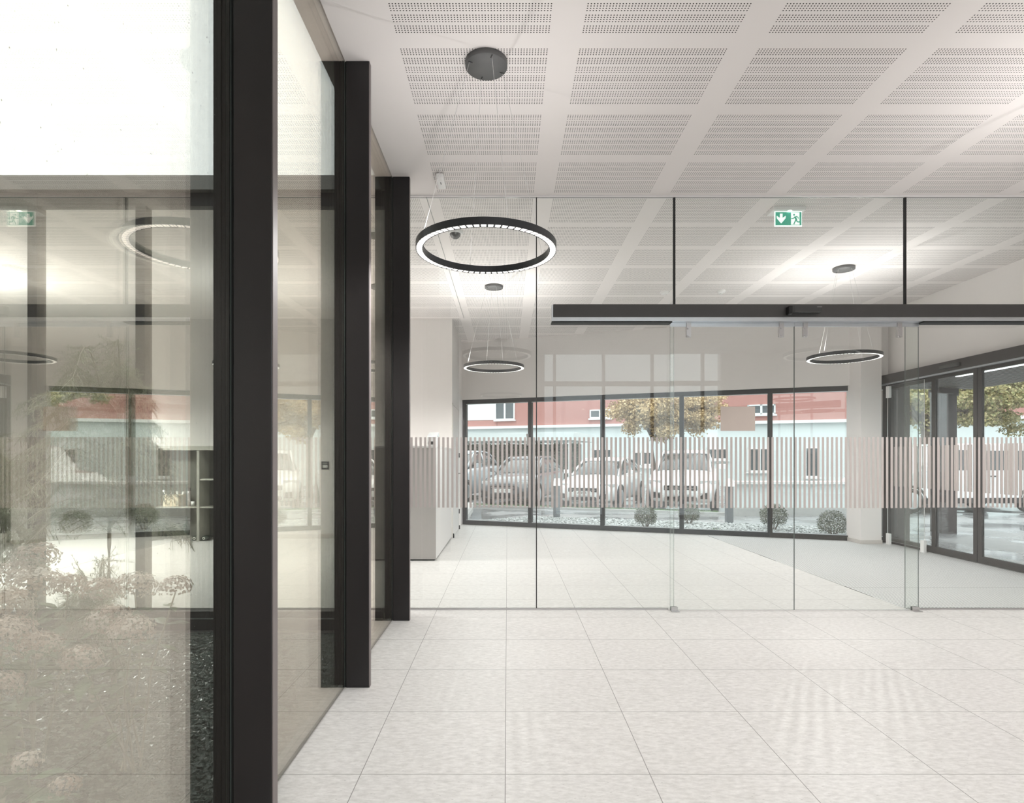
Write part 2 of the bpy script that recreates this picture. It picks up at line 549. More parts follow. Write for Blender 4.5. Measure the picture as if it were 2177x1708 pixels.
w_l = MB().box(-1.2, -0.90, 9.56, 11.75, 0, CZ)
tag(w_l.build('wall_left', M_WALL), 'white wall with a flush door beside the slanting windows', 'wall', kind=S)
tag(MB().box(-6.0, -1.2, 9.56, 9.76, 0, CZ).build('wall_middle', M_WALL), 'plain wall behind the white cabinet', 'wall', kind=S)
tag(MB().box(-6.0, -1.21, 9.545, 9.56, 0, 0.07).build('baseboard_middle', M_PLINTH), 'low baseboard along the plain wall', 'baseboard', kind=S)
pts = [fp(0, 0)[:2], fp(6.95, 0)[:2], fp(6.95, 0.22)[:2], fp(-0.1, 0.22)[:2]]
tag(MB().prism([fp(0, -0.04)[:2], fp(7.3, -0.04)[:2], fp(7.3, 0.2)[:2], fp(-0.1, 0.2)[:2]], 2.455, CZ).build('wall_back', M_WALL), 'wall strip above the slanting row of windows', 'wall', kind=S)
tag(MB().box(5.87, 6.05, 5.2, 9.25, 2.58, CZ).box(5.87, 6.05, -2.7, 5.2, 0, CZ).build('wall_right', M_WALL), 'wall above the glass entrance doors', 'wall', kind=S)
tag(MB().box(-10.9, -10.7, 5.0, 17.0, 0, CZ).build('wall_far_left', M_WALL), 'far end wall seen through the courtyard glass', 'wall', kind=S)
tag(MB().box(-10.9, -1.2, 17.0, 17.2, 0, CZ).build('wall_far_back', M_WALL), 'far back wall seen across the courtyard', 'wall', kind=S)
tag(MB().box(-1.1, 0.75, -2.75, -2.55, 0, CZ).box(4.6, 6.05, -2.75, -2.55, 0, CZ).build('wall_rear', M_WALL), 'wall beside the rear windows', 'wall', kind=S)
tag(MB().box(-1.06, -0.90, -2.75, -0.80, 0, CZ).build('wall_near_left', M_WALL), 'wall before the courtyard glazing', 'wall', kind=S)
# column between the windows and the entrance
c = thing('column', (5.539, 9.06, 0), 'square white column between the slanting windows and the entrance doors', 'column', kind=S)
bx('shaft', 5.381, 5.697, 8.913, 9.29, 0, CZ, M_WALL, c)
bx('plinth', 5.373, 5.705, 8.905, 9.29, 0, 0.062, M_PLINTH, c)
# thin seam in the ceiling behind the partition, ceiling bead of the partition
tag(bx('trim_1', -0.706, -0.700, 5.09, 9.5, CZ - 0.003, CZ, M_FASCIA), 'thin seam along the ceiling behind the partition', 'trim', kind=S)
tag(MB().box(-0.915, 5.87, 5.052, 5.062, CZ - 0.012, CZ).build('trim_2', M_WHITE), 'white bead where the glass partition meets the ceiling', 'trim', kind=S)
tag(MB().box(-0.915, 1.39, 5.060, 5.082, 0.0, 0.012).box(3.53, 5.87, 5.060, 5.082, 0.0, 0.012).build('trim_3', M_STEEL), 'slim floor channel under the glass partition', 'trim', kind=S)
tag(MB().box(-1.06, -0.975, -2.7, 4.95, CZ, CZ + 0.22).build('trim_4', M_FASCIA), 'grey roof edge above the courtyard glazing', 'trim', kind=S)
tag(MB().box(-10.9, -1.06, 4.90, 4.96, CZ - 0.02, CZ + 0.10).build('trim_5', M_FASCIA), 'grey roof edge across the courtyard', 'trim', kind=S)
# flush door in the left wall
d = thing('door_1', (-0.9, 10.15, 0), 'white flush door in the wall beside the slanting windows', 'door', kind=S)
bx('door_leaf', -0.899, -0.893, 9.62, 10.79, 0.01, 2.18, M_WHITE, d)
MB().box(-0.899, -0.890, 9.585, 9.612, 0, 2.21).box(-0.899, -0.890, 10.80, 10.83, 0, 2.21).box(-0.899, -0.890, 9.585, 10.83, 2.19, 2.22).build('door_frame', M_WALL, d)
for z in (0.33, 1.36):
    bx('hinge', -0.894, -0.875, 10.775, 10.80, z - 0.04, z + 0.04, M_BLACK, d)
MB().tube([(-0.892, 10.70, 1.03), (-0.85, 10.70, 1.03), (-0.85, 10.60, 1.03)], 0.009, 8).build('door_handle', M_STEEL, d)
for y in (9.62, 10.80):
    bx('pivot', -0.893, -0.872, y - 0.012, y + 0.012, 0.0, 0.07, M_BLACK, d)

# ---------------------------------------------------------------- courtyard glazing on the left: posts and bays
POSTY = [0.589, 1.966, 3.343, 4.717]
plabel = ['dark steel post out of the picture before the nearest one', 'nearest dark steel post, widest, by the wet courtyard pane',
          'middle dark steel post of the courtyard glazing', 'farthest dark steel post, beside the glass partition']
for i, y in enumerate(POSTY):
    if i == 0:
        y0, y1 = y, y + 0.05
    y0, y1 = y, y + 0.045
    p = thing('steel_post', (-0.86, y, 0), plabel[i], 'post', 'posts of the courtyard glazing')
    MB().box(-0.9215, -0.790, y0, y1, 0, CZ).build('post_body', M_POST, p, 0.003)
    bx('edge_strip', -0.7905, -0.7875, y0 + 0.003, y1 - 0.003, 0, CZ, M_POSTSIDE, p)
    fr = MB()
    for k in range(4):
        fr.box(-0.987 + k * 0.015, -0.975 + k * 0.015, y0 - 0.004 * (k % 2), y1, -0.14, CZ)
    fr.box(-0.985, -0.925, y0 + 0.006, y1, -0.14, CZ)
    fr.build('outer_mullion', M_GASKET, p)
bays = [(-0.80, 0.589), (0.634, 1.966), (2.011, 3.343), (3.388, 4.717), (4.762, 4.95)]
blab = ['courtyard pane just outside the picture', 'rain-spotted courtyard pane nearest the camera', 'courtyard pane between the nearest and the middle post',
        'courtyard pane between the middle and the farthest post', 'narrow courtyard pane beside the glass partition']
wn = 0


def window(loc, label, rz=0.0):
    global wn
    wn += 1
    return thing('window_%d' % wn, loc, label, 'window', kind=S, rz=rz)


for (a, b), lab in zip(bays, blab):
    p = window((GX, (a + b) / 2, 0), lab)
    MB().pane(-0.935, -0.927, a, b, 0.004, CZ, 'x').build('inner_pane', [M_COATED, M_EDGE], p, fix=False)
    MB().pane(-0.969, -0.961, a, b, 0.004, CZ, 'x').build('outer_pane', [M_OUTER, M_EDGE], p, fix=False)
    MB().box(-0.961, -0.935, a, b, 0.0, 0.018).box(-1.0, -0.972, a, b, -0.15, 0.006).build('sill', M_FASCIA, p)
# rain drops on the nearest pane
rd = MB()
rng = random.Random(3)
for i in range(420):
    u = rng.random()
    yy = 1.10 + 0.85 * rng.random()
    zz = 0.5 + 2.4 * rng.random() if u < 0.45 else 1.9 + 0.9 * rng.random()
    r = 0.0007 + 0.0016 * rng.random() ** 3
    st = 1 + 1.5 * rng.random() ** 4
    vs = [(-0.969, yy, zz - r * 1.2 * st), (-0.969, yy + r, zz), (-0.969, yy, zz + r * st), (-0.969, yy - r, zz), (-0.969 - r * 0.8, yy, zz)]
    rd.add(vs, [(0, 1, 4), (1, 2, 4), (2, 3, 4), (3, 0, 4)], 0, True)
tag(rd.build('rain_drops', M_DROP), 'rain drops sprinkled on the outside of the nearest courtyard pane', 'rain drops', kind='stuff')

# glazing across the courtyard
MX = [-10.6, -9.65, -8.7, -7.77, -6.83, -5.90, -4.96, -4.02, -3.105, -2.165, -1.225]
for i in range(len(MX)):
    a = MX[i]
    b = MX[i + 1] if i + 1 < len(MX) else -1.0
    p = window(((a + b) / 2, 5.0, 0), 'tall dark-framed window across the courtyard, number %s from the partition' % ['eleven', 'ten', 'nine', 'eight', 'seven', 'six', 'five', 'four', 'three', 'two', 'one'][i])
    MB().box(a - 0.045, a + 0.035, 4.96, 5.06, -0.14, CZ).box(a + 0.035, b - 0.045, 4.97, 5.05, CZ - 0.13, CZ - 0.0).box(a + 0.035, b - 0.045, 4.93, 5.05, -0.14, 0.02).build('frame', M_FRAME, p)
    MB().box(a + 0.035, b - 0.045, 4.925, 4.932, -0.045, -0.035).build('sill_strip', M_ALU, p)
    MB().pane(a + 0.035, b - 0.045, 4.995, 5.003, 0.02, CZ - 0.13, 'y').build('pane', [M_GLASS, M_EDGE], p, fix=False)

# ---------------------------------------------------------------- slanting row of windows
SB = [0.0, 1.40, 2.78, 4.16, 5.56, 6.86]
flab = ['leftmost window of the slanting row, beside the white wall', 'second window from the left in the slanting row', 'middle window of the slanting row, before the autumn tree',
        'fourth window from the left in the slanting row', 'rightmost wide window of the slanting row, beside the column', 'narrow window between the column and the entrance doors']
segs = [(SB[i], SB[i + 1]) for i in range(5)] + [(6.90, 7.22)]
for (a, b), lab in zip(segs, flab):
    p = window((O2.x, O2.y, 0), lab, rz=ANG)
    m = MB()
    lw = 0.075 if a == 0 else 0.037
    rw = 0.06 if b > 6.8 else 0.037
    m.box(a, a + lw, 0.0, 0.09, 0, 2.455).box(b - rw, b, 0.0, 0.09, 0, 2.455)
    m.box(a + lw, b - rw, 0.0, 0.09, 0, 0.085).box(a + lw, b - rw, 0.0, 0.09, 2.375, 2.455)
    m.build('frame', M_FRAME if b < 6 else M_DOORFRAME, p)
    MB().box(a + lw, b - rw, 0.006, 0.014, 0.085, 0.097).box(a + lw, b - rw, 0.006, 0.014, 2.363, 2.375).build('glazing_bead', M_ALU, p)
    MB().pane(a + lw, b - rw, 0.05, 0.058, 0.085, 2.375, 'y').build('pane', [M_FACADE, M_EDGE], p, fix=False)
    if b == 2.78 or b == 1.40:
        MB().box(b - 0.05, b - 0.02, -0.03, 0.0, 1.55, 1.75).box(b - 0.06, b - 0.01, -0.035, -0.02, 1.72, 1.77).build('window_handle', M_STEEL, p) if b == 1.40 else None

# rear windows, behind the camera (they show as a reflection in the partition)
RM = [0.75, 1.0, 2.07, 3.13, 4.2, 4.6]
for i in range(5):
    p = window(((RM[i] + RM[i + 1]) / 2, -2.6, 0), 'rear window behind the camera, number %d from the corner' % (i + 1))
    MB().box(RM[i], RM[i] + 0.06, -2.68, -2.60, 0, CZ).box(RM[i] + 0.06, RM[i + 1], -2.68, -2.60, 2.88, 2.98).box(RM[i] + 0.06, RM[i + 1], -2.68, -2.60, 0, 0.08).build('frame', M_WALL, p)
    MB().pane(RM[i] + 0.06, RM[i + 1], -2.645, -2.637, 0.08, 2.88, 'y').pane(RM[i] + 0.06, RM[i + 1], -2.645, -2.637, 2.98, CZ, 'y').build('pane', [M_GLASS, M_EDGE], p, fix=False)

# ---------------------------------------------------------------- glass partition
PITCH, SW, SZ0, SZ1 = 0.0393, 0.0197, 0.883, 1.492
PH0 = -0.357


def film(x0, x1, y, parent):
    m = MB()
    k = math.ceil((x0 - PH0) / PITCH)
    while PH0 + k * PITCH < x1:
        cx = PH0 + k * PITCH
        a, b = max(x0, cx - SW / 2), min(x1, cx + SW / 2)
        if b - a > 0.002:
            m.box(a, b, y - 0.0012, y - 0.0002, SZ0, SZ1)
        k += 1
    o = m.build('privacy_film', M_FILM, parent)
    o['label'] = 'band of beige vertical stripes'
    return o


for x0, x1, z0, z1, lab, jw in [(-0.920, 0.2545, 0.012, CZ - 0.012, 'first fixed pane of the glass partition, beside the farthest steel post', 0.008),
                                (0.2545, 1.4475, 0.012, CZ - 0.012, 'fixed striped pane left of the sliding doors', 0.018),
                                (1.4475, 3.4465, 2.50, CZ - 0.012, 'wide glass pane above the sliding doors', 0.018),
                                (3.4465, 5.868, 0.012, CZ - 0.012, 'fixed striped pane right of the sliding doors', 0)]:
    p = window(((x0 + x1) / 2, PY, z0), lab)
    MB().pane(x0, x1 - 0.004, PY, PY + 0.012, z0, z1).build('pane', [M_GLASS, M_EDGE], p, fix=False)
    if jw:
        zj = 2.55 if jw > 0.01 else z0
        bx('joint', x1 - 0.002 - jw / 2, x1 - 0.002 + jw / 2, PY - 0.003, PY + 0.015, zj, z1, M_GASKET, p)
    if z0 < 1:
        film(x0, x1 - 0.004, PY, p)

LY = 5.035
leaves = []
for x0, x1, nm, lab, hx in [(1.398, 2.4615, 'door_2', 'left leaf of the frameless sliding glass door, with the beige sheet', (1.555, 2.350)),
                            (2.4655, 3.530, 'door_3', 'right leaf of the frameless sliding glass door', (2.555, 3.362))]:
    p = thing(nm, ((x0 + x1) / 2, LY, 0.008), lab, 'glass door', 'leaves of the sliding glass door', kind=S)
    MB().pane(x0, x1, LY - 0.010, LY, 0.008, 2.445).build('pane', [M_GLASS, M_EDGE], p, fix=False)
    film(x0, x1, LY - 0.010, p)
    bx('hanger_rail', x0, x1, LY - 0.012, LY + 0.002, 2.440, 2.478, M_ALU, p)
    for h in hx:
        m = MB().box(h - 0.019, h + 0.019, LY - 0.022, LY + 0.006, 2.35, 2.50)
        m.lathe((h - 0.012, LY - 0.022, 2.352), [(0.0, -0.004), (0.010, -0.004), (0.010, 0.0)], 12, axis='y')
        m.lathe((h - 0.012, LY - 0.022, 2.42), [(0.0, -0.004), (0.007, -0.004), (0.007, 0.0)], 12, axis='y')
        m.build('hanger_clamp', M_STEEL, p)
for x, lab in ((1.432, 'small steel floor guide at the left end of the sliding doors'), (3.50, 'small steel floor guide at the right end of the sliding doors')):
    g = thing('floor_guide', (x, LY, 0), lab, 'floor guide', 'floor guides of the sliding doors')
    MB().box(x - 0.03, x + 0.035, LY - 0.055, LY + 0.012, 0, 0.006).build('base_plate', M_STEEL, g)
    MB().box(x - 0.028, x + 0.028, LY - 0.022, LY - 0.013, 0.006, 0.035).box(x - 0.028, x + 0.028, LY + 0.003, LY + 0.010, 0.006, 0.035).build('guide_block', M_STEEL, g)

h = thing('door_operator', (2.43, 4.95, 2.47), 'long dark sliding-door operator beam across the glass partition', 'door operator')
HX0, HX1 = 0.388, 4.475
MB().box(HX0, HX1, 4.95, 5.066, 2.505, 2.613).build('cover', M_HEADER, h, 0.003)
MB().box(HX0 - 0.006, HX1, 4.958, 5.02, 2.472, 2.505).build('track', M_ALU, h)
for a_, b_ in ((HX0 - 0.012, 1.398), (3.53, HX1)):
    bx('brush_strip', a_, b_, 4.962, 5.066, 2.463, 2.471, M_GASKET, h)
bx('end_cap', HX0 - 0.010, HX0, 4.953, 5.066, 2.470, 2.61, M_ALU, h)
q = thing('motion_sensor', (2.5, 4.92, 2.53), 'black radar sensor mounted on the middle of the door operator beam', 'sensor')
MB().prism([(2.36, 4.949), (2.365, 4.90), (2.40, 4.885), (2.625, 4.885), (2.635, 4.949)], 2.532, 2.588).build('housing', M_DARKPL, q, 0.004)
MB().box(2.352, 2.385, 4.886, 4.949, 2.515, 2.585).build('sensor_eye', M_GASKET, q, 0.008)
bx('status_strip', 2.585, 2.625, 4.8835, 4.886, 2.572, 2.576, M_FASCIA, q)
sh = MB().box(1.829, 2.125, LY - 0.0135, LY - 0.0122, 1.545, 1.754).build('paper_sheet', M_SHEET)
tag(sh, 'plain beige sheet stuck on the left sliding glass leaf', 'paper sheet')

# ---------------------------------------------------------------- entrance on the right
def side_pane(y0, y1, z0, z1, parent, x=5.90):
    MB().pane(x, x + 0.008, y0, y1, z0, z1, 'x').build('pane', [M_FACADE, M_EDGE], parent, fix=False)


def side_film(y0, y1, parent, x=5.899):
    m = MB()
    k = 0
    while y0 + 0.03 + k * 0.055 < y1 - 0.03:
        a = y0 + 0.03 + k * 0.055
        m.box(x - 0.001, x, a, a + 0.027, SZ0, SZ1 - 0.01)
        k += 1
    o = m.build('privacy_film', M_FILM, parent)
    return o


e = thing('entrance_operator', (5.80, 7.2, 2.45), 'long dark operator beam above the entrance doors', 'door operator')
MB().box(5.74, 5.87, 5.2, 9.06, 2.445, 2.575).build('cover', M_DOORFRAME, e, 0.003)
MB().box(5.76, 5.80, 5.2, 9.06, 2.425, 2.445).build('track', M_ALU, e)
q = thing('radar_sensor', (5.70, 7.5, 2.49), 'dark radar sensor on the beam above the entrance doors', 'sensor')
MB().box(5.69, 5.739, 7.42, 7.72, 2.48, 2.53).build('housing', M_DARKPL, q, 0.006)
tag(MB().box(5.88, 5.96, 8.97, 9.05, 0, 2.445).build('corner_post', M_GASKET), 'black corner post beside the narrow window', 'post')
# fixed side panel, two sliding leaves
p = window((5.90, 8.53, 0), 'fixed glass panel between the corner post and the entrance leaves')
MB().box(5.875, 5.93, 8.05, 8.97, 0, 0.09).box(5.875, 5.93, 8.05, 8.97, 2.37, 2.445).box(5.875, 5.93, 8.05, 8.11, 0.09, 2.37).build('frame', M_DOORFRAME, p)
side_pane(8.11, 8.97, 0.09, 2.37, p)
side_film(8.11, 8.97, p)
for nm, y0, y1, lab in (('door_4', 7.275, 8.045, 'first dark-framed leaf of the entrance door, nearest the column'), ('door_5', 6.45, 7.265, 'second dark-framed leaf of the entrance door, cut by the picture edge')):
    p = thing(nm, (5.86, (y0 + y1) / 2, 0), lab, 'glass door', 'leaves of the entrance door', kind=S)
    MB().box(5.835, 5.870, y0, y0 + 0.06, 0.012, 2.43).box(5.835, 5.870, y1 - 0.06, y1, 0.012, 2.43).box(5.835, 5.870, y0 + 0.06, y1 - 0.06, 0.012, 0.10).box(5.835, 5.870, y0 + 0.06, y1 - 0.06, 2.385, 2.43).build('frame', M_DOORFRAME, p)
    side_pane(y0 + 0.06, y1 - 0.06, 0.10, 2.385, p, 5.85)
    side_film(y0 + 0.06, y1 - 0.06, p, 5.849)
p = window((5.90, 5.8, 0), 'fixed glass panel at the near end of the entrance')
MB().box(5.875, 5.93, 5.2, 6.44, 0, 0.09).box(5.875, 5.93, 5.2, 6.44, 2.37, 2.445).box(5.875, 5.93, 6.38, 6.44, 0.09, 2.37).build('frame', M_DOORFRAME, p)
side_pane(5.2, 6.38, 0.09, 2.37, p)
# clear safety screen standing before the fixed panel
q = thing('safety_screen', (5.70, 8.45, 0), 'clear safety screen on white brackets before the fixed entrance panel', 'safety screen')
MB().pane(5.765, 5.773, 8.10, 8.88, 0.06, 2.40, 'x').build('pane', [M_GLASS, M_PLASTIC], q, fix=False)
for y in (8.86, 8.12):
    bx('bracket', 5.748, 5.79, y - 0.035, y + 0.035, 0, 0.17, M_PLASTIC, q, 0.004)
for y in (8.86,):
    bx('bracket', 5.748, 5.79, y - 0.035, y + 0.035, 2.22, 2.40, M_PLASTIC, q, 0.004)
# ribbed mat
mt = MB().prism([(3.455, 5.10), (5.868, 5.10), (5.868, 8.92), fp(6.9, -0.01)[:2], fp(4.55, -0.01)[:2]], 0.0005, 0.004).build('entrance_mat', M_MAT)
tag(mt, 'grey ribbed entrance mat set into the floor before the entrance doors', 'entrance mat')

# ---------------------------------------------------------------- cabinet, device, switch, shelf
c = thing('cabinet', (-1.45, 8.5, 0), 'tall white cabinet standing against the left wall behind the partition', 'cabinet')
bx('carcass', -2.0, -0.912, 7.485, 9.555, 0.02, 1.442, M_WHITE, c)
bx('front_panel', -2.0, -0.912, 7.471, 7.484, 0.02, 1.442, M_CABF, c)['label'] = 'white front with its shade put into the colour'
bx('cabinet_top', -2.0, -0.91, 7.471, 9.555, 1.443, 1.466, M_WHITE, c)
bx('plinth', -1.98, -0.93, 7.49, 9.54, 0.0, 0.019, M_DARKPL, c)
q = thing('ticket_printer', (-1.0, 8.0, 1.466), 'small white printer with a dark slot on top of the white cabinet', 'device')
MB().prism([(-1.06, 7.72), (-0.93, 7.72), (-0.93, 8.02), (-1.06, 8.02)], 1.467, 1.60).build('body', M_PLASTIC, q, 0.01)
bx('slot', -1.04, -0.95, 7.715, 7.7205, 1.49, 1.53, M_DARKPL, q)
MB().add([(-1.06, 7.74, 1.60), (-0.93, 7.74, 1.60), (-0.93, 7.98, 1.66), (-1.06, 7.98, 1.66), (-1.06, 7.98, 1.60), (-0.93, 7.98, 1.60)],
         [(0, 1, 2, 3), (3, 2, 5, 4), (0, 3, 4), (1, 5, 2), (0, 4, 5, 1)]).build('lid', M_LAMP, q)
q = thing('wall_switch', (-2.97, 9.555, 1.19), 'square dark-framed light switch on the plain wall behind the courtyard glass', 'light switch')
bx('cover_plate', -3.03, -2.905, 9.548, 9.559, 1.125, 1.255, M_DARKPL, q, 0.004)
bx('rocker', -3.005, -2.93, 9.540, 9.548, 1.15, 1.20, M_PLASTIC, q, 0.003)
bx('display', -3.005, -2.93, 9.542, 9.548, 1.212, 1.238, M_FASCIA, q)
s = thing('shelf_unit', (-5.1, 9.3, 0), 'low open shelf unit against the wall across the courtyard', 'shelf')
bx('shelf_top', -5.65, -4.4, 9.18, 9.54, 1.435, 1.50, M_SHELF, s)
for x in (-5.63, -4.86, -4.43):
    bx('side_panel', x - 0.02, x + 0.02, 9.20, 9.54, 0, 1.434, M_SHELF, s)
bx('back_panel', -5.61, -4.45, 9.52, 9.54, 0.02, 1.434, M_SHELFIN, s)
bx('shelf_board', -5.61, -4.88, 9.21, 9.515, 0.525, 0.545, M_SHELF, s)
bx('shelf_board', -4.84, -4.45, 9.21, 9.515, 0.96, 0.985, M_SHELF, s)
bx('shelf_board', -4.84, -4.45, 9.21, 9.515, 0.525, 0.545, M_SHELF, s)
k = thing('carton', (-5.3, 9.35, 0.546), 'open beige carton with papers on the middle board of the shelf unit', 'box')
MB().box(-5.43, -5.19, 9.24, 9.26, 0.547, 0.725).box(-5.43, -5.19, 9.44, 9.46, 0.547, 0.725).box(-5.43, -5.41, 9.26, 9.44, 0.547, 0.725).box(-5.21, -5.19, 9.26, 9.44, 0.547, 0.725).box(-5.41, -5.21, 9.26, 9.44, 0.547, 0.56).build('box_body', M_CARTON, k)
for j, (a, b2) in enumerate(((-5.46, 0.30), (-5.36, 0.27), (-5.28, -0.35), (-5.33, 0.5))):
    MB().tube([(-5.31 + j * 0.02, 9.30 + 0.03 * j, 0.58), (-5.46 + j * 0.09, 9.30 + 0.03 * j, 0.80 - 0.01 * j)], 0.018, 8).build('paper_roll', M_PAPER, k)
f = thing('steel_flask', (-5.07, 9.33, 0.546), 'slim steel flask with a dark cap on the shelf unit', 'flask')
MB().lathe((-5.07, 9.33, 0.546), [(0, 0), (0.027, 0), (0.027, 0.23), (0.022, 0.24)], 16).build('flask_body', M_STEEL, f)
MB().lathe((-5.07, 9.33, 0.546), [(0.026, 0.241), (0.026, 0.29), (0, 0.29)], 16).build('cap', M_DARKPL, f)
f = MB().lathe((-5.0, 9.31, 0.546), [(0, 0.004), (0.022, 0), (0.03, 0.075), (0.027, 0.075), (0.02, 0.008), (0, 0.008)], 16).build('cup', M_PLASTIC)
tag(f, 'small pale cup beside the steel flask on the shelf unit', 'cup')
for x, lab in ((-4.93, 'left one of the dark bottles lying at the bottom of the shelf unit'), (-4.815, 'right one of the dark bottles lying at the bottom of the shelf unit')):
    f = thing('wine_bottle', (x, 9.3, 0.04), lab, 'bottle', 'bottles in the shelf unit')
    x2 = x + (0.035 if x > -4.9 else 0)
    MB().lathe((x2, 9.22, 0.045), [(0, 0), (0.038, 0), (0.038, 0.18), (0.014, 0.23), (0.014, 0.29), (0, 0.29)], 14, axis='y').build('bottle_body', M_BOTTLE, f)
    MB().lathe((x2, 9.22, 0.045), [(0.012, -0.002), (0.022, -0.002), (0.022, 0.0)], 14, axis='y').build('bottle_base', M_PAPER, f)
f = MB().lathe((-5.10, 9.32, 0.0), [(0, 0), (0.05, 0), (0.05, 0.22), (0.018, 0.31), (0.018, 0.38), (0, 0.38)], 16).build('standing_bottle', M_BOTTLE)
tag(f, 'tall dark bottle standing on the floor of the shelf unit', 'bottle')

# ---------------------------------------------------------------- pendant ring lamps
RR, RW, RH, RZ = 0.40, 0.040, 0.041, 2.490


def pendant(cx, cyy, label, power=1.0, up_share=1.0):
    t = thing('pendant_lamp', (cx, cyy, CZ), label, 'pendant lamp', 'ring pendant lamps')
    MB().lathe((cx, cyy, CZ - 0.031), [(0, 0), (0.119, 0), (0.12, 0.002), (0.12, 0.031), (0, 0.031)], 48).build('ceiling_canopy', M_CANOPY, t, fix=True)
    ang = [math.radians(a) for a in (208, 289, 108, 29)]
    MB().add([], []).lathe((cx, cyy, RZ), [(RR, 0.002), (RR, RH), (RR - RW, RH), (RR - RW, 0.002), (RR - RW + 0.003, 0.002), (RR - RW + 0.003, 0.0052), (RR - 0.003, 0.0052), (RR - 0.003, 0.002)], 96, closed=True, smooth=False).build('ring_frame', M_RING, t)
    led, gap = MB(), MB()
    n = 66
    for i in range(n):
        a0, a1 = 2 * PI * (i + 0.13) / n, 2 * PI * (i + 0.87) / n
        vs = []
        for z in (0.0030, 0.0050):
            for r in (RR - RW + 0.004, RR - 0.004):
                for a in (a0, a1):
                    vs.append((cx + r * math.cos(a), cyy + r * math.sin(a), RZ + z))
        led.add(vs, [(0, 1, 3, 2), (4, 6, 7, 5), (0, 4, 5, 1), (2, 3, 7, 6), (0, 2, 6, 4), (1, 5, 7, 3)])
    led.build('led_strip', M_LED, t)
    for a in ang:
        ca, sa = math.cos(a), math.sin(a)
        p0 = (cx + 0.105 * ca, cyy + 0.105 * sa, CZ - 0.031)
        p1 = (cx + (RR - RW / 2) * ca, cyy + (RR - RW / 2) * sa, RZ + RH)
        MB().tube([p0, p1], 0.0012, 5).build('cable', M_CABLE, t)
        p2 = (cx + 0.088 * ca, cyy + 0.088 * sa, CZ - 0.032)
        p3 = (cx + 0.112 * ca, cyy + 0.112 * sa, CZ - 0.032)
        MB().tube([p2, p3], 0.0028, 5).build('cable_slot', M_BLACK, t)
    # the lamp's own light
    for up, en, n in ((0, RING_DOWN, 14), (1, RING_UP * up_share, 4)):
        for i in range(n):
            a = 2 * PI * (i + 0.37) / n
            px, py = (RR - RW / 2) * math.cos(a), (RR - RW / 2) * math.sin(a)
            ld = bpy.data.lights.new('lamp_light', 'SPOT')
            ld.energy = en * power / n
            ld.color = (1.0, 0.985, 0.965)
            ld.spot_size = math.radians(176 if not up else 165)
            ld.spot_blend = 1.0 if up else 0.55
            ld.shadow_soft_size = 0.0
            lo = bpy.data.objects.new('lamp_light', ld)
            COL.objects.link(lo)
            lo.parent = t
            lo.location = (px, py, (RZ - 0.01 if not up else RZ + RH + 0.02) - CZ)
            lo.rotation_euler = (PI if up else 0, 0, 0)
    return t


pendant(-0.12, 3.352, 'nearest black ring pendant lamp, hanging before the glass partition', 1.0, 0.6)
pendant(-0.177, 7.72, 'black ring pendant lamp behind the partition, left one of two', 1.15, 1.3)
pendant(4.007, 6.973, 'black ring pendant lamp behind the partition, near the entrance doors', 1.45, 1.2)
pendant(3.62, 3.30, 'ring pendant lamp just outside the right edge of the picture', 1.3, 0.9)
pendant(-0.12, -1.05, 'ring pendant lamp added behind the camera for light', 1.5)  # unseen lamp, added to brighten the near room
pendant(-3.36, 7.55, 'ring pendant lamp added to brighten the wing across the courtyard, hidden behind the nearest steel post', 1.8, 1.0)  # added where the post hides it, to light the wing
pendant(-6.75, 7.0, 'strong ring pendant lamp added to brighten the wing across the courtyard, beyond the left edge of the picture', 14.0, 0.5)  # out of view, added with high power to lift the wing's brightness

# ---------------------------------------------------------------- small ceiling items
q = thing('smoke_alarm', (-0.53, 4.72, CZ), 'white oblong detector box on the ceiling above the nearest ring lamp', 'detector')
MB().box(-0.568, -0.505, 4.63, 4.83, CZ - 0.055, CZ - 0.012).build('housing', M_PLASTIC, q, 0.012)
bx('mount', -0.555, -0.518, 4.66, 4.80, CZ - 0.012, CZ, M_PLASTIC, q)
bx('slit', -0.538, -0.532, 4.70, 4.735, CZ - 0.0565, CZ - 0.055, M_DARKPL, q)
q = thing('dome_camera', (-0.52, 5.85, CZ), 'smoked dome camera on the ceiling behind the nearest ring lamp', 'camera')
MB().lathe((-0.52, 5.85, CZ), [(0.075, 0), (0.075, -0.02), (0.055, -0.03), (0, -0.03)], 24).build('mount', M_PLASTIC, q)
MB().lathe((-0.52, 5.85, CZ - 0.03), [(0.055, 0)] + [(0.055 * math.cos(a), -0.05 * math.sin(a)) for a in (0.3, 0.6, 0.9, 1.2, 1.5)], 24).build('dome', M_SMOKE, q)
for x, y, lab in ((2.14, 7.98, 'left white round smoke detector on the ceiling behind the partition'), (2.90, 7.93, 'right white round smoke detector on the ceiling behind the partition')):
    q = thing('smoke_detector', (x, y, CZ), lab, 'smoke detector', 'round smoke detectors')
    MB().lathe((x, y, CZ), [(0.055, 0), (0.055, -0.012), (0.05, -0.03), (0.028, -0.038), (0, -0.038)], 24).build('detector_body', M_PLASTIC, q)
    MB().lathe((x, y, CZ), [(0.0, -0.046), (0.018, -0.046), (0.02, -0.0385), (0, -0.0385)], 16).build('sensor_cap', M_PLASTIC, q)

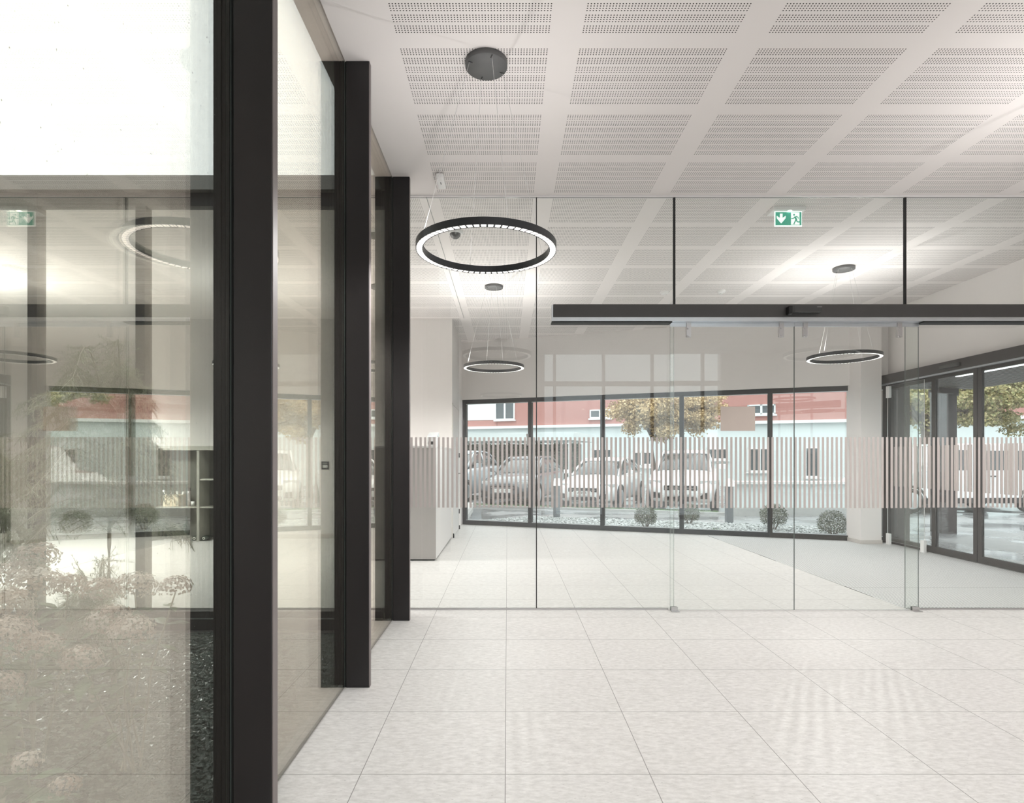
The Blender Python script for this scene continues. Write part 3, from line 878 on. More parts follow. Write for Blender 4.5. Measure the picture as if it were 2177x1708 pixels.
# exit sign
ex, ey = 2.543, 5.30
q = thing('exit_sign', (ex, ey, CZ), 'green emergency exit sign with a down arrow, hung from the ceiling', 'exit sign')
MB().box(ex - 0.145, ex + 0.145, ey - 0.03, ey + 0.11, CZ - 0.034, CZ).build('housing', M_PLASTIC, q, 0.004)
ZT, ZB = CZ - 0.036, CZ - 0.172
PX0, PX1 = ex - 0.124, ex + 0.124
MB().box(PX0, PX1, ey, ey + 0.008, ZB, ZT).build('rim_plate', M_SIGNW, q)
bx('green_field', PX0 + 0.008, PX1 - 0.006, ey - 0.0012, ey - 0.0002, ZB + 0.010, ZT - 0.007, M_GREEN, q)


def flat(poly, y0, y1):
    n = len(poly)
    vs = [(x, y0, z) for x, z in poly] + [(x, y1, z) for x, z in poly]
    return vs, [tuple(range(n)), tuple(range(2 * n - 1, n - 1, -1))] + [(i, n + i, n + (i + 1) % n, (i + 1) % n) for i in range(n)]


ax, az = ex - 0.065, (ZT + ZB) / 2
arrow = [(-0.012, 0.047), (0.012, 0.047), (0.012, 0.008), (0.040, 0.028), (0.040, 0.006), (0.0, -0.042), (-0.040, 0.006), (-0.040, 0.028), (-0.012, 0.008)]
MB().add(*flat([(ax + x, az + z) for x, z in arrow], ey - 0.0022, ey - 0.0013)).build('arrow', M_SIGNW, q)
mx0 = ex + 0.024
pg = thing('pictogram', (0, 0, 0), None, None)
pg.parent = q
pg.location = (-ex, -ey, -CZ)
LOC[pg.name] = -Vector((ex, ey, CZ))
MB().box(mx0, mx0 + 0.076, ey - 0.0022, ey - 0.0013, ZB + 0.014, ZT - 0.010).build('doorway', M_SIGNW, pg)
man = MB()


def stroke(pts, wd):
    for (x0, z0), (x1, z1) in zip(pts, pts[1:]):
        dx, dz = x1 - x0, z1 - z0
        L = math.hypot(dx, dz)
        nx, nz = -dz / L * wd / 2, dx / L * wd / 2
        man.add(*flat([(mx0 + x0 + nx, ZB + z0 + nz), (mx0 + x1 + nx, ZB + z1 + nz), (mx0 + x1 - nx, ZB + z1 - nz), (mx0 + x0 - nx, ZB + z0 - nz)], ey - 0.0032, ey - 0.0023))


stroke([(0.036, 0.088), (0.048, 0.055)], 0.017)
stroke([(0.036, 0.090), (0.022, 0.072), (0.002, 0.070)], 0.008)
stroke([(0.042, 0.090), (0.058, 0.088), (0.068, 0.070)], 0.008)
stroke([(0.046, 0.060), (0.034, 0.040), (0.024, 0.018)], 0.010)
stroke([(0.048, 0.058), (0.056, 0.040), (0.084, 0.040), (0.084, 0.022)], 0.010)
man.add(*flat([(mx0 + 0.027 + 0.0085 * math.cos(a * PI / 8), ZB + 0.104 + 0.0085 * math.sin(a * PI / 8)) for a in range(16)], ey - 0.0032, ey - 0.0023))
man.build('running_figure', M_GREEN, pg)
MB().lathe((ex + 0.01, ey - 0.004, ZT + 0.004), [(0, -0.007), (0.018, -0.004), (0.018, 0.004), (0, 0.007)], 12).build('sign_lamp', pbr('sign_lamp_lens', (0.9, 0.9, 0.9), 0.3, emit=(1, 1, 1), estr=5.0), q)

tag(MB().box(-9.3, -9.0, -2.7, 4.9, GZ0 := -0.26, 9.0).build('wall_sky_block_left', M_FASCIA), 'tall grey wall added to keep sky light off the courtyard, beyond the left edge of the picture', 'wall', kind=S)  # unseen, added to cut the sky light and darken the courtyard
tag(MB().box(-9.3, -1.06, -3.0, -2.7, -0.26, 9.0).build('wall_sky_block_near', M_FASCIA), 'tall grey wall added to keep sky light off the courtyard, behind the camera', 'wall', kind=S)  # second added sky blocker, never in view
# ---------------------------------------------------------------- courtyard: slate, conifer, hydrangeas
GZ = -0.14
tag(MB().prism([(-1.0, -2.7), (-1.0, 4.93), (-10.9, 4.93), (-10.9, -2.7)], GZ - 0.1, GZ - 0.02).build('courtyard_ground', M_SOIL), 'dark ground of the courtyard', 'ground', kind=S)


def chips(name, n, place, smin, smax, mat, seed, flat_=0.6):
    r = random.Random(seed)
    m = MB()
    for _ in range(n):
        x, y, z = place(r)
        s = smin + (smax - smin) * r.random()
        R = Matrix.Rotation(r.random() * 6.28, 3, 'Z') @ Matrix.Rotation((r.random() - 0.5) * 1.6, 3, 'X')
        vs = []
        for sx_, sy_, sz_ in ((-1, -.6, -.5), (1, -.8, -.4), (.8, .9, -.5), (-.9, .7, -.4), (-.5, -.5, .6), (.7, -.3, .5), (.3, .6, .6)):
            q = R @ Vector((sx_ * (0.6 + 0.6 * r.random()), sy_ * (0.5 + 0.5 * r.random()), sz_ * flat_ * (0.5 + 0.7 * r.random()))) * s
            vs.append((x + q.x, y + q.y, z + q.z))
        m.add(vs, [(0, 3, 2, 1), (4, 5, 6), (0, 1, 5, 4), (1, 2, 6, 5), (2, 3, 6), (3, 0, 4), (3, 4, 6)])
    return m.build(name, mat, fix=False)


def slate_place(r):
    u = r.random()
    y = 1.25 + 3.6 * r.random()
    if u < 0.45:
        x = -r.uniform(0.47, 0.66) * y
    elif u < 0.6:
        y = 3.2 + 1.65 * r.random()
        x = -r.uniform(0.27, 0.36) * y
    else:
        x = -1.03 - 2.6 * r.random()
    return (min(x, -1.03 - 0.02 * r.random()), y, GZ - 0.015 + 0.02 * r.random())


tag(chips('slate_gravel', 26000, slate_place, 0.009, 0.021, M_SLATE, 11), 'dark wet slate chips covering the courtyard ground', 'gravel', kind='stuff')


def leaf_quad(m, p, d, up, L, W, mi=0):
    """A small pointed leaf from p along d."""
    d = d.normalized()
    s = d.cross(up)
    if s.length < 1e-4:
        s = d.cross(Vector((1, 0, 0)))
    s.normalize()
    n = s.cross(d)
    m.add([p, p + d * L * .45 + s * W / 2 + n * W * .12, p + d * L, p + d * L * .45 - s * W / 2 + n * W * .12], [(0, 1, 2, 3)], mi)


def rvec(r):
    while True:
        v = Vector((r.uniform(-1, 1), r.uniform(-1, 1), r.uniform(-1, 1)))
        if 0.05 < v.length < 1:
            return v.normalized()


def conifer(x, y, top, label, seed, reach, nb, low=0.10):
    r = random.Random(seed)
    t = thing('weeping_conifer', (x, y, GZ), label, 'conifer', 'conifers in the courtyard')
    trunk = [(x + 0.03 * math.sin(k * 1.3), y + 0.03 * math.cos(k * 1.7), GZ + (top - GZ - 0.12) * k / 8) for k in range(9)]
    MB().tube(trunk, [0.018 - 0.0016 * k for k in range(9)], 7).build('trunk', M_TWIG, t)
    br, nd = MB(), MB()
    for b in range(nb):
        f = (b + r.random()) / nb
        z0 = GZ + low + (top - GZ - low - 0.02) * f
        a = b * 2.39996 + r.uniform(-.4, .4)
        L = reach * (1.05 - 0.55 * f) * r.uniform(0.75, 1.1) * (0.45 if math.cos(a) > 0.1 else 1)
        rise = r.uniform(0.10, 0.32) * (0.6 + 0.6 * f)
        droop = r.uniform(0.25, 0.55) * L
        dirv = Vector((math.cos(a), math.sin(a), 0))
        side = Vector((-math.sin(a), math.cos(a), 0))
        pts = []
        K = 12
        for k in range(K + 1):
            q = k / K
            p = Vector((x, y, z0)) + dirv * L * q + side * 0.05 * math.sin(q * 3 + b) + Vector((0, 0, rise * math.sin(min(1, q * 1.6) * PI / 1.25) - droop * q ** 2.3))
            if p.z < GZ + 0.05:
                p.z = GZ + 0.05 + 0.02 * q
            if p.x > -1.04:
                p.x = -1.04 - 0.01 * q
            if p.y > 4.88:
                p.y = 4.88
            pts.append(p)
        br.tube(pts, [0.0042 * (1 - 0.8 * k / K) + 0.0010 for k in range(K + 1)], 5)
        for k in range(1, K + 1):
            for sgn in (-1, 1):
                for _ in range(3):
                    base = pts[k - 1].lerp(pts[k], r.random())
                    tdir = (pts[k] - pts[k - 1]).normalized()
                    td = (tdir * r.uniform(0.4, 0.9) + side * sgn * r.uniform(0.5, 1.0) + Vector((0, 0, r.uniform(-0.6, 0.25)))).normalized()
                    tl = r.uniform(0.06, 0.17) * (1.15 - 0.5 * k / K)
                    e = base + td * tl + Vector((0, 0, -tl * 0.25))
                    if e.x > -1.01:
                        continue
                    br.tube([base, e], [0.0016, 0.0008], 3, caps=False)
                    nn = int(tl / 0.0045)
                    for i in range(nn):
                        p = base.lerp(e, (i + 0.5) / nn)
                        d = (td * 0.55 + rvec(r) * 0.9).normalized()
                        leaf_quad(nd, p, d, Vector((0, 0, 1)), r.uniform(0.014, 0.026), 0.0030)
    br.build('branches', M_TWIG, t, fix=False)
    nd.build('needles', M_NEEDLE, t, fix=False)


conifer(-2.52, 3.72, 1.78, 'tall weeping conifer with arching twigs behind the rain-spotted pane', 5, 0.95, 54, 1.0)
conifer(-3.45, 3.85, 1.25, 'lower weeping conifer at the left edge, beside the tall one', 9, 0.8, 34, 0.72)
conifer(-2.30, 3.25, 0.50, 'small low conifer with pale twigs between the hydrangeas', 12, 0.32, 14, 0.30)


def hydrangea(x, y, heads, label, seed):
    r = random.Random(seed)
    t = thing('hydrangea', (x, y, GZ), label, 'hydrangea', 'hydrangeas in the courtyard')
    st, lv = MB(), MB()
    for hx, hy, hz, hr in heads:
        base = Vector((x + (hx - x) * 0.25 + r.uniform(-.05, .05), y + (hy - y) * 0.25 + r.uniform(-.05, .05), GZ))
        tip = Vector((hx, hy, hz - hr * 0.3))
        mid = base.lerp(tip, 0.5) + Vector((r.uniform(-.05, .05), r.uniform(-.05, .05), 0.05))
        st.tube([base, mid, tip], [0.006, 0.005, 0.0035], 5)
        for q in (0.35, 0.5, 0.65, 0.78, 0.9):
            for sgn in (0, PI):
                p = base.lerp(mid, q * 2) if q < .5 else mid.lerp(tip, q * 2 - 1)
                a = r.uniform(0, 6.28) + sgn
                d = Vector((math.cos(a), math.sin(a), r.uniform(-.5, .35)))
                if p.x + d.x * 0.12 > -1.0:
                    continue
                L = r.uniform(0.07, 0.13)
                dn = d.normalized()
                sdir = dn.cross(Vector((0, 0, 1))).normalized()
                W = L * 0.52
                dz = Vector((0, 0, 1))
                ps = [p, p + dn * L * .35 + sdir * W / 2, p + dn * L * .7 + sdir * W * .36, p + dn * L - dz * L * .18, p + dn * L * .7 - sdir * W * .36, p + dn * L * .35 - sdir * W / 2, p + dn * L * .4 - dz * .008, p + dn * L * .72 - dz * .016]
                lv.add(ps, [(0, 1, 6), (1, 2, 7, 6), (2, 3, 7), (3, 4, 7), (4, 5, 6, 7), (5, 0, 6)], 0, True)
        m = MB()
        nf = int(420 * (hr / 0.1) ** 2)
        for _ in range(nf):
            n = rvec(r)
            if n.z < -0.45:
                n.z = -n.z
            c = Vector((hx, hy, hz)) + Vector((n.x * hr, n.y * hr, n.z * hr * 0.75)) * r.uniform(0.8, 1.05)
            a = n.cross(Vector((0.3, 0.2, 1))).normalized()
            b = n.cross(a)
            ph = r.random() * 1.57
            w2 = r.uniform(0.0045, 0.0085)
            for kq in range(4):
                an = ph + kq * PI / 2
                d = a * math.cos(an) + b * math.sin(an) + n * r.uniform(-0.3, 0.5)
                leaf_quad(m, c, d, n, w2 * 1.25, w2)
        m.build('flower_head', M_FLOWER, t, fix=False)
    st.build('stems', M_TWIG, t, fix=False)
    lv.build('leaves', M_HLEAF, t, fix=False)


hydrangea(-2.25, 2.80, [(-2.27, 2.82, 0.83, 0.10), (-2.20, 2.72, 0.72, 0.12), (-2.10, 2.80, 0.70, 0.08), (-2.33, 2.70, 0.62, 0.11), (-2.42, 2.85, 0.74, 0.09)],
          'faded hydrangea at the left edge with the highest flower head', 21)
hydrangea(-2.05, 2.35, [(-2.05, 2.38, 0.70, 0.11), (-1.98, 2.30, 0.60, 0.12), (-1.88, 2.36, 0.55, 0.08), (-2.08, 2.25, 0.50, 0.11), (-1.92, 2.22, 0.44, 0.08), (-2.02, 2.14, 0.36, 0.06)],
          'faded hydrangea in front at the left edge, with broad brown heads', 22)
hydrangea(-1.75, 2.75, [(-1.93, 2.78, 0.68, 0.085), (-1.78, 2.80, 0.69, 0.10), (-1.62, 2.86, 0.68, 0.075), (-1.80, 2.66, 0.57, 0.10), (-1.68, 2.62, 0.53, 0.10), (-1.83, 2.52, 0.44, 0.085)],
          'faded hydrangea nearest the dark post, white flower heads in a row', 23)
hydrangea(-1.70, 2.00, [(-1.72, 2.10, 0.22, 0.05), (-1.55, 2.05, 0.16, 0.05), (-1.62, 1.92, 0.05, 0.045), (-1.78, 1.98, 0.10, 0.06), (-1.50, 1.85, 0.00, 0.04), (-1.70, 1.80, -0.02, 0.05), (-1.86, 2.05, 0.26, 0.05)],
          'low leafy hydrangea in the bottom left corner, with few small heads', 24)

# ---------------------------------------------------------------- outside the slanting windows
OZ = -0.13
out = [fp(-20, 0.25)[:2], fp(7.25, 0.25)[:2], (6.06, 8.9), (6.06, -14), (70, -14), (70, 60), (-40, 60), fp(-34, 0.25)[:2]]
tag(MB().prism([fp(-0.3, 0.24)[:2], fp(7.3, 0.24)[:2], (6.07, 8.8), (6.07, -14), (70, -14), (70, 70), (-30, 70), (-30, 22)], OZ - 0.15, OZ).build('road', M_ASPH), 'wet grey asphalt outside the building', 'road', kind=S)
bed = [fp(-0.2, 0.22)[:2], fp(7.45, 0.22)[:2], fp(7.9, 2.75)[:2], fp(0.6, 2.75)[:2], fp(-0.2, 1.4)[:2]]
tag(MB().prism(bed, OZ, -0.085).build('gravel_bed', M_BED), 'planting bed of grey gravel outside the slanting windows', 'planting bed', kind=S)


def bed_place(r):
    while True:
        s, t = r.uniform(-0.1, 7.6), 0.28 + 2.4 * r.random()
        if s > 7.45 + (t - 0.3) * 0.18 or (t > 1.4 and s < -0.2 + (t - 1.4) * 0.6):
            continue
        x, y, _ = fp(s, t)
        return (x, y, -0.078 + 0.02 * r.random())


tag(chips('bed_stones', 6500, bed_place, 0.022, 0.048, M_PEBBLE, 31, 0.5), 'pale stones of the planting bed outside the slanting windows', 'stones', kind='stuff')
# kerb and grass strip
tag(MB().prism([fp(-12, 5.25)[:2], fp(5.9, 5.25)[:2], fp(5.9, 5.37)[:2], fp(-12, 5.37)[:2]], OZ, OZ + 0.06).build('kerb', M_KERB), 'pale kerb along the grass strip before the parked cars', 'kerb', kind=S)
gs = MB()
r = random.Random(41)
for _ in range(5200):
    s, t = r.uniform(-6, 4.7), r.uniform(5.4, 5.85)
    x, y, _z = fp(s, t)
    d = Vector((r.uniform(-.5, .5), r.uniform(-.5, .5), 1)).normalized()
    leaf_quad(gs, Vector((x, y, OZ)), d, Vector((r.uniform(-1, 1), r.uniform(-1, 1), 0.1)), r.uniform(0.05, 0.10), 0.012)
tag(gs.build('grass', M_GRASS, fix=False), 'strip of green grass before the parked cars', 'grass', kind='stuff')

# low wall at the right
lw = thing('low_wall', (7.6, 14.7, OZ), 'low grey wall with a white capping beyond the planting bed', 'wall')
MB().box(5.72, 9.6, 14.66, 14.9, OZ, 0.66).build('wall_body', M_PALE, lw)
MB().box(5.66, 9.66, 14.55, 14.95, 0.662, 0.725).build('capping', M_PALER, lw)
MB().box(5.66, 9.6, 14.50, 14.655, OZ, 0.07).build('base_course', M_KERB, lw)

for x, y, top, lab in ((1.14, 13.55, 0.84, 'left grey bollard light with a white sloping head'), (4.76, 12.57, 0.87, 'right grey bollard light, beside the low wall')):
    b = thing('bollard_light', (x, y, -0.085), lab, 'bollard light', 'bollard lights in the planting bed')
    MB().box(x - 0.075, x + 0.075, y - 0.05, y + 0.05, -0.085, top - 0.17).build('bollard_post', M_KERB if False else pbr('bollard_grey_%d' % int(x), (0.22, 0.24, 0.26), 0.4, metal=0.3), b)
    m = MB()
    m.add([(x - 0.085, y - 0.16, top - 0.165), (x + 0.075, y - 0.16, top - 0.165), (x + 0.075, y + 0.06, top - 0.165), (x - 0.085, y + 0.06, top - 0.165),
           (x - 0.05, y - 0.02, top), (x + 0.075, y - 0.02, top), (x + 0.075, y + 0.06, top), (x - 0.05, y + 0.06, top)],
          [(0, 3, 2, 1), (4, 5, 6, 7), (0, 1, 5, 4), (1, 2, 6, 5), (2, 3, 7, 6), (3, 0, 4, 7)])
    m.build('light_head', M_PALER, b)


def boxwood(x, y, z, rad, label, seed):
    r = random.Random(seed)
    t = thing('boxwood_ball', (x, y, -0.085), label, 'boxwood', 'clipped boxwood balls')
    st, lv = MB(), MB()
    for k in range(6):
        a = k * 1.047 + r.random()
        st.tube([(x + 0.02 * math.cos(a), y + 0.02 * math.sin(a), -0.085), (x + 0.10 * math.cos(a), y + 0.10 * math.sin(a), z - rad * 0.5), (x + rad * .7 * math.cos(a), y + rad * .7 * math.sin(a), z)], [0.009, 0.007, 0.004], 5)
    st.build('stems', M_BARK, t, fix=False)
    for _ in range(2600):
        n = rvec(r)
        q = rad * r.uniform(0.72, 1.03)
        if n.z < -0.75:
            continue
        p = Vector((x + n.x * q, y + n.y * q, z + n.z * q * 0.94))
        d = (n * 0.7 + rvec(r)).normalized()
        leaf_quad(lv, p, d, n, r.uniform(0.020, 0.032), 0.016)
    lv.build('foliage', M_BOX, t, fix=False)


boxwood(5.70, 10.26, 0.167, 0.235, 'boxwood ball outside the rightmost wide window, nearest the column', 51)
boxwood(5.12, 11.26, 0.20, 0.245, 'boxwood ball behind the mullion right of the beige sheet', 52)
boxwood(3.82, 12.30, 0.15, 0.21, 'boxwood ball outside the fourth window, partly behind its mullion', 53)
boxwood(2.74, 11.60, 0.155, 0.215, 'boxwood ball outside the middle window, leftmost of the four', 54)
# loose green tufts in the bed
for i, (s, t, sd, lab) in enumerate(((5.62, 0.9, 61, 'small green tuft between the two right boxwood balls'), (6.1, 0.55, 62, 'small green tuft left of the boxwood ball nearest the column'), (4.7, 1.0, 63, 'small green tuft below the low wall'))):
    r = random.Random(sd)
    x, y, _ = fp(s, t)
    m = MB()
    for _ in range(90):
        a = r.uniform(0, 6.28)
        d = Vector((math.cos(a), math.sin(a), r.uniform(0.4, 1.6)))
        leaf_quad(m, Vector((x + r.uniform(-.04, .04), y + r.uniform(-.04, .04), -0.085)) + d.normalized() * r.uniform(0, 0.08), d, Vector((0, 0, 1)), r.uniform(0.03, 0.06), 0.022)
    tag(m.build('weed_tuft', M_GRASS, fix=False), lab, 'plant', 'green tufts in the planting bed')

# building opposite
BT = 21.3
b = thing('apartment_building', (O2.x, O2.y, OZ), 'red and white building with white windows across the street', 'building', rz=ANG)
MB().box(-24, 46, BT + 0.15, BT + 9, OZ * 0, 3.14).build('ground_floor', M_PALE, b)
MB().box(-7.6, 46, BT + 0.10, BT + 9, 3.30, 8.6).build('upper_floor', M_RED, b)
MB().box(-24, -7.62, BT + 0.10, BT + 9, 3.68, 8.6).build('pale_upper_wall', M_PALER, b)
MB().box(-24, -7.62, BT + 0.10, BT + 9, 3.30, 3.66).build('red_band', M_RED, b)
MB().box(-24, 46, BT - 0.10, BT + 9, 3.145, 3.295).build('ledge', M_PALER, b)
MB().box(3.18, 4.35, BT + 0.06, BT + 0.4, 3.7, 8.6).build('white_bay', M_PALER, b)


def bwin(s0, s1, z0, z1, n=2, sill=True):
    f = MB()
    t = 0.07
    y0, y1 = BT + 0.02, BT + 0.14
    f.box(s0, s0 + t, y0, y1, z0, z1).box(s1 - t, s1, y0, y1, z0, z1).box(s0, s1, y0, y1, z1 - t, z1).box(s0, s1, y0, y1, z0, z0 + t)
    for k in range(1, n):
        c = s0 + (s1 - s0) * k / n
        f.box(c - 0.05, c + 0.05, y0, y1, z0, z1)
    if sill:
        f.box(s0 - 0.06, s1 + 0.06, y0 - 0.08, y1, z0 - 0.08, z0)
    o = f.build('window_frame', M_PALER, b)
    p = MB().box(s0 + t, s1 - t, BT + 0.08, BT + 0.13, z0 + t, z1 - t).build('window_pane', M_PANE, b)
    p.parent = o


for a in ((-7.72, -6.5, 3.66, 4.80, 2), (-2.10, -0.95, 3.62, 4.10, 2), (5.95, 7.25, 3.62, 4.12, 2), (14.5, 15.8, 3.6, 4.8, 2)):
    bwin(*a)
for a in ((-2.05, -0.90, 1.05, 1.95, 2), (0.18, 1.25, 1.0, 1.78, 2), (4.0, 5.05, 1.35, 1.95, 2), (5.95, 7.10, 0.75, 1.95, 2), (8.55, 9.2, 0.5, 1.98, 1), (12.4, 13.6, 0.9, 1.9, 2), (17.0, 18.2, 0.9, 1.9, 2)):
    bwin(*a)
# ivy-covered carport
cp = thing('carport', (O2.x, O2.y, OZ), 'flat-roofed carport with an ivy wall left of the white car', 'carport', rz=ANG)
MB().box(-12.0, -0.95, 13.0, 17.0, 2.18, 2.52).build('roof', M_PALE, cp)
for s, t in ((-1.15, 13.15), (-5.2, 13.15), (-1.15, 16.8), (-5.2, 16.8)):
    MB().box(s - 0.05, s + 0.05, t - 0.05, t + 0.05, OZ, 2.18).build('carport_post', M_PALER, cp)
m = MB().box(-12, -1.4, 16.2, 16.4, OZ, 2.1)
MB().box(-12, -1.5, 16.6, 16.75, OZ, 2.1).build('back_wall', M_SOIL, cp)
iv = MB()
r = random.Random(71)
for _ in range(7000):
    s, z = r.uniform(-9.5, -1.5), r.uniform(OZ + 0.1, 2.15)
    p = Vector((s, 16.45 + r.uniform(-.12, .1), z))
    leaf_quad(iv, p, Vector((r.uniform(-1, 1), r.uniform(-1, -.2), r.uniform(-1, .4))), Vector((0, -1, 0.3)), r.uniform(0.08, 0.14), 0.10)
iv.build('ivy', M_IVY, cp, fix=False)


def tree(x, y, trunk_h, crown, rad, n, mat, label, seed, leaf=0.085, trunk_r=0.11):
    r = random.Random(seed)
    t = thing('street_tree', (x, y, OZ), label, 'tree', 'trees outside the windows')
    tk = MB()
    cx, cy2, cz = crown
    top = Vector((cx, cy2, cz))
    tk.tube([(x, y, OZ), (x + 0.04, y, OZ + trunk_h * .5), (x, y + .03, OZ + trunk_h), tuple(Vector((x, y, OZ + trunk_h)).lerp(top, 0.8))], [trunk_r, trunk_r * .85, trunk_r * .75, trunk_r * .3], 8)
    tips = []
    for k in range(26):
        n_ = rvec(r)
        e = top + Vector((n_.x * rad[0], n_.y * rad[1], n_.z * rad[2])) * r.uniform(.6, .92)
        s = Vector((x, y, OZ + trunk_h * r.uniform(.85, 1.15)))
        mid = s.lerp(e, .5) + Vector((0, 0, 0.15 * rad[2]))
        tk.tube([s, mid, e], [trunk_r * .35, trunk_r * .2, 0.012], 5)
        tips += [mid.lerp(e, q) for q in (.2, .5, .8, 1)]
    tk.build('trunk', M_BARK, t, fix=False)
    lf = MB()
    cl = []
    for k in range(90):
        n_ = rvec(r)
        cl.append(top + Vector((n_.x * rad[0], n_.y * rad[1], n_.z * rad[2])) * r.uniform(.35, .95))
    cl += tips
    for _ in range(n):
        c = cl[r.randrange(len(cl))]
        v = rvec(r) * r.uniform(0.05, 0.42)
        p = c + Vector((v.x, v.y, v.z * 0.6))
        d = Vector((r.uniform(-1, 1), r.uniform(-1, 1), r.uniform(-1, .2)))
        leaf_quad(lf, p, d, rvec(r), leaf * r.uniform(.7, 1.2), leaf * .85)
    lf.build('foliage', mat, t, fix=False)


tree(5.20, 21.0, 2.3, (5.55, 20.6, 3.45), (2.2, 1.9, 1.75), 46000, M_AUTUMN, 'golden autumn tree in the middle window, before the red building', 81)
tree(13.15, 18.4, 2.3, (14.3, 18.7, 3.95), (3.9, 2.4, 2.15), 62000, M_MAPLE, 'green and gold tree seen through the entrance doors', 82, 0.095, 0.16)
tree(-3.6, 24.2, 2.4, (-3.1, 23.9, 4.3), (1.6, 1.5, 1.7), 6000, M_AUTUMN, 'sparse autumn tree at the left end of the slanting windows', 83)

# ---------------------------------------------------------------- parked vehicles
FONT_ROT = (PI / 2, 0, 0)


def loft(m, secs, mi=0, smooth=True, cap=True):
    n = len(secs[0])
    vs = [p for s in secs for p in s]
    fs = []
    for i in range(len(secs) - 1):
        for k in range(n):
            k2 = (k + 1) % n
            fs.append((i * n + k, i * n + k2, (i + 1) * n + k2, (i + 1) * n + k))
    if cap:
        fs.append(tuple(range(n - 1, -1, -1)))
        fs.append(tuple((len(secs) - 1) * n + k for k in range(n)))
    m.add(vs, fs, mi, smooth)


def ring_sec(y, hw, zl, zh, crown=0.04):
    zm = zl + (zh - zl) * 0.55
    half = [(hw * .80, zl), (hw * .95, zl + .06), (hw, zm), (hw * .975, zh - .10), (hw * .90, zh - .02), (hw * .6, zh + crown * .6)]
    right = [(x, y, z) for x, z in half]
    left = [(-x, y, z) for x, z in reversed(half)]
    return right + [(0, y, zh + crown)] + left + [(0, y, zl)]


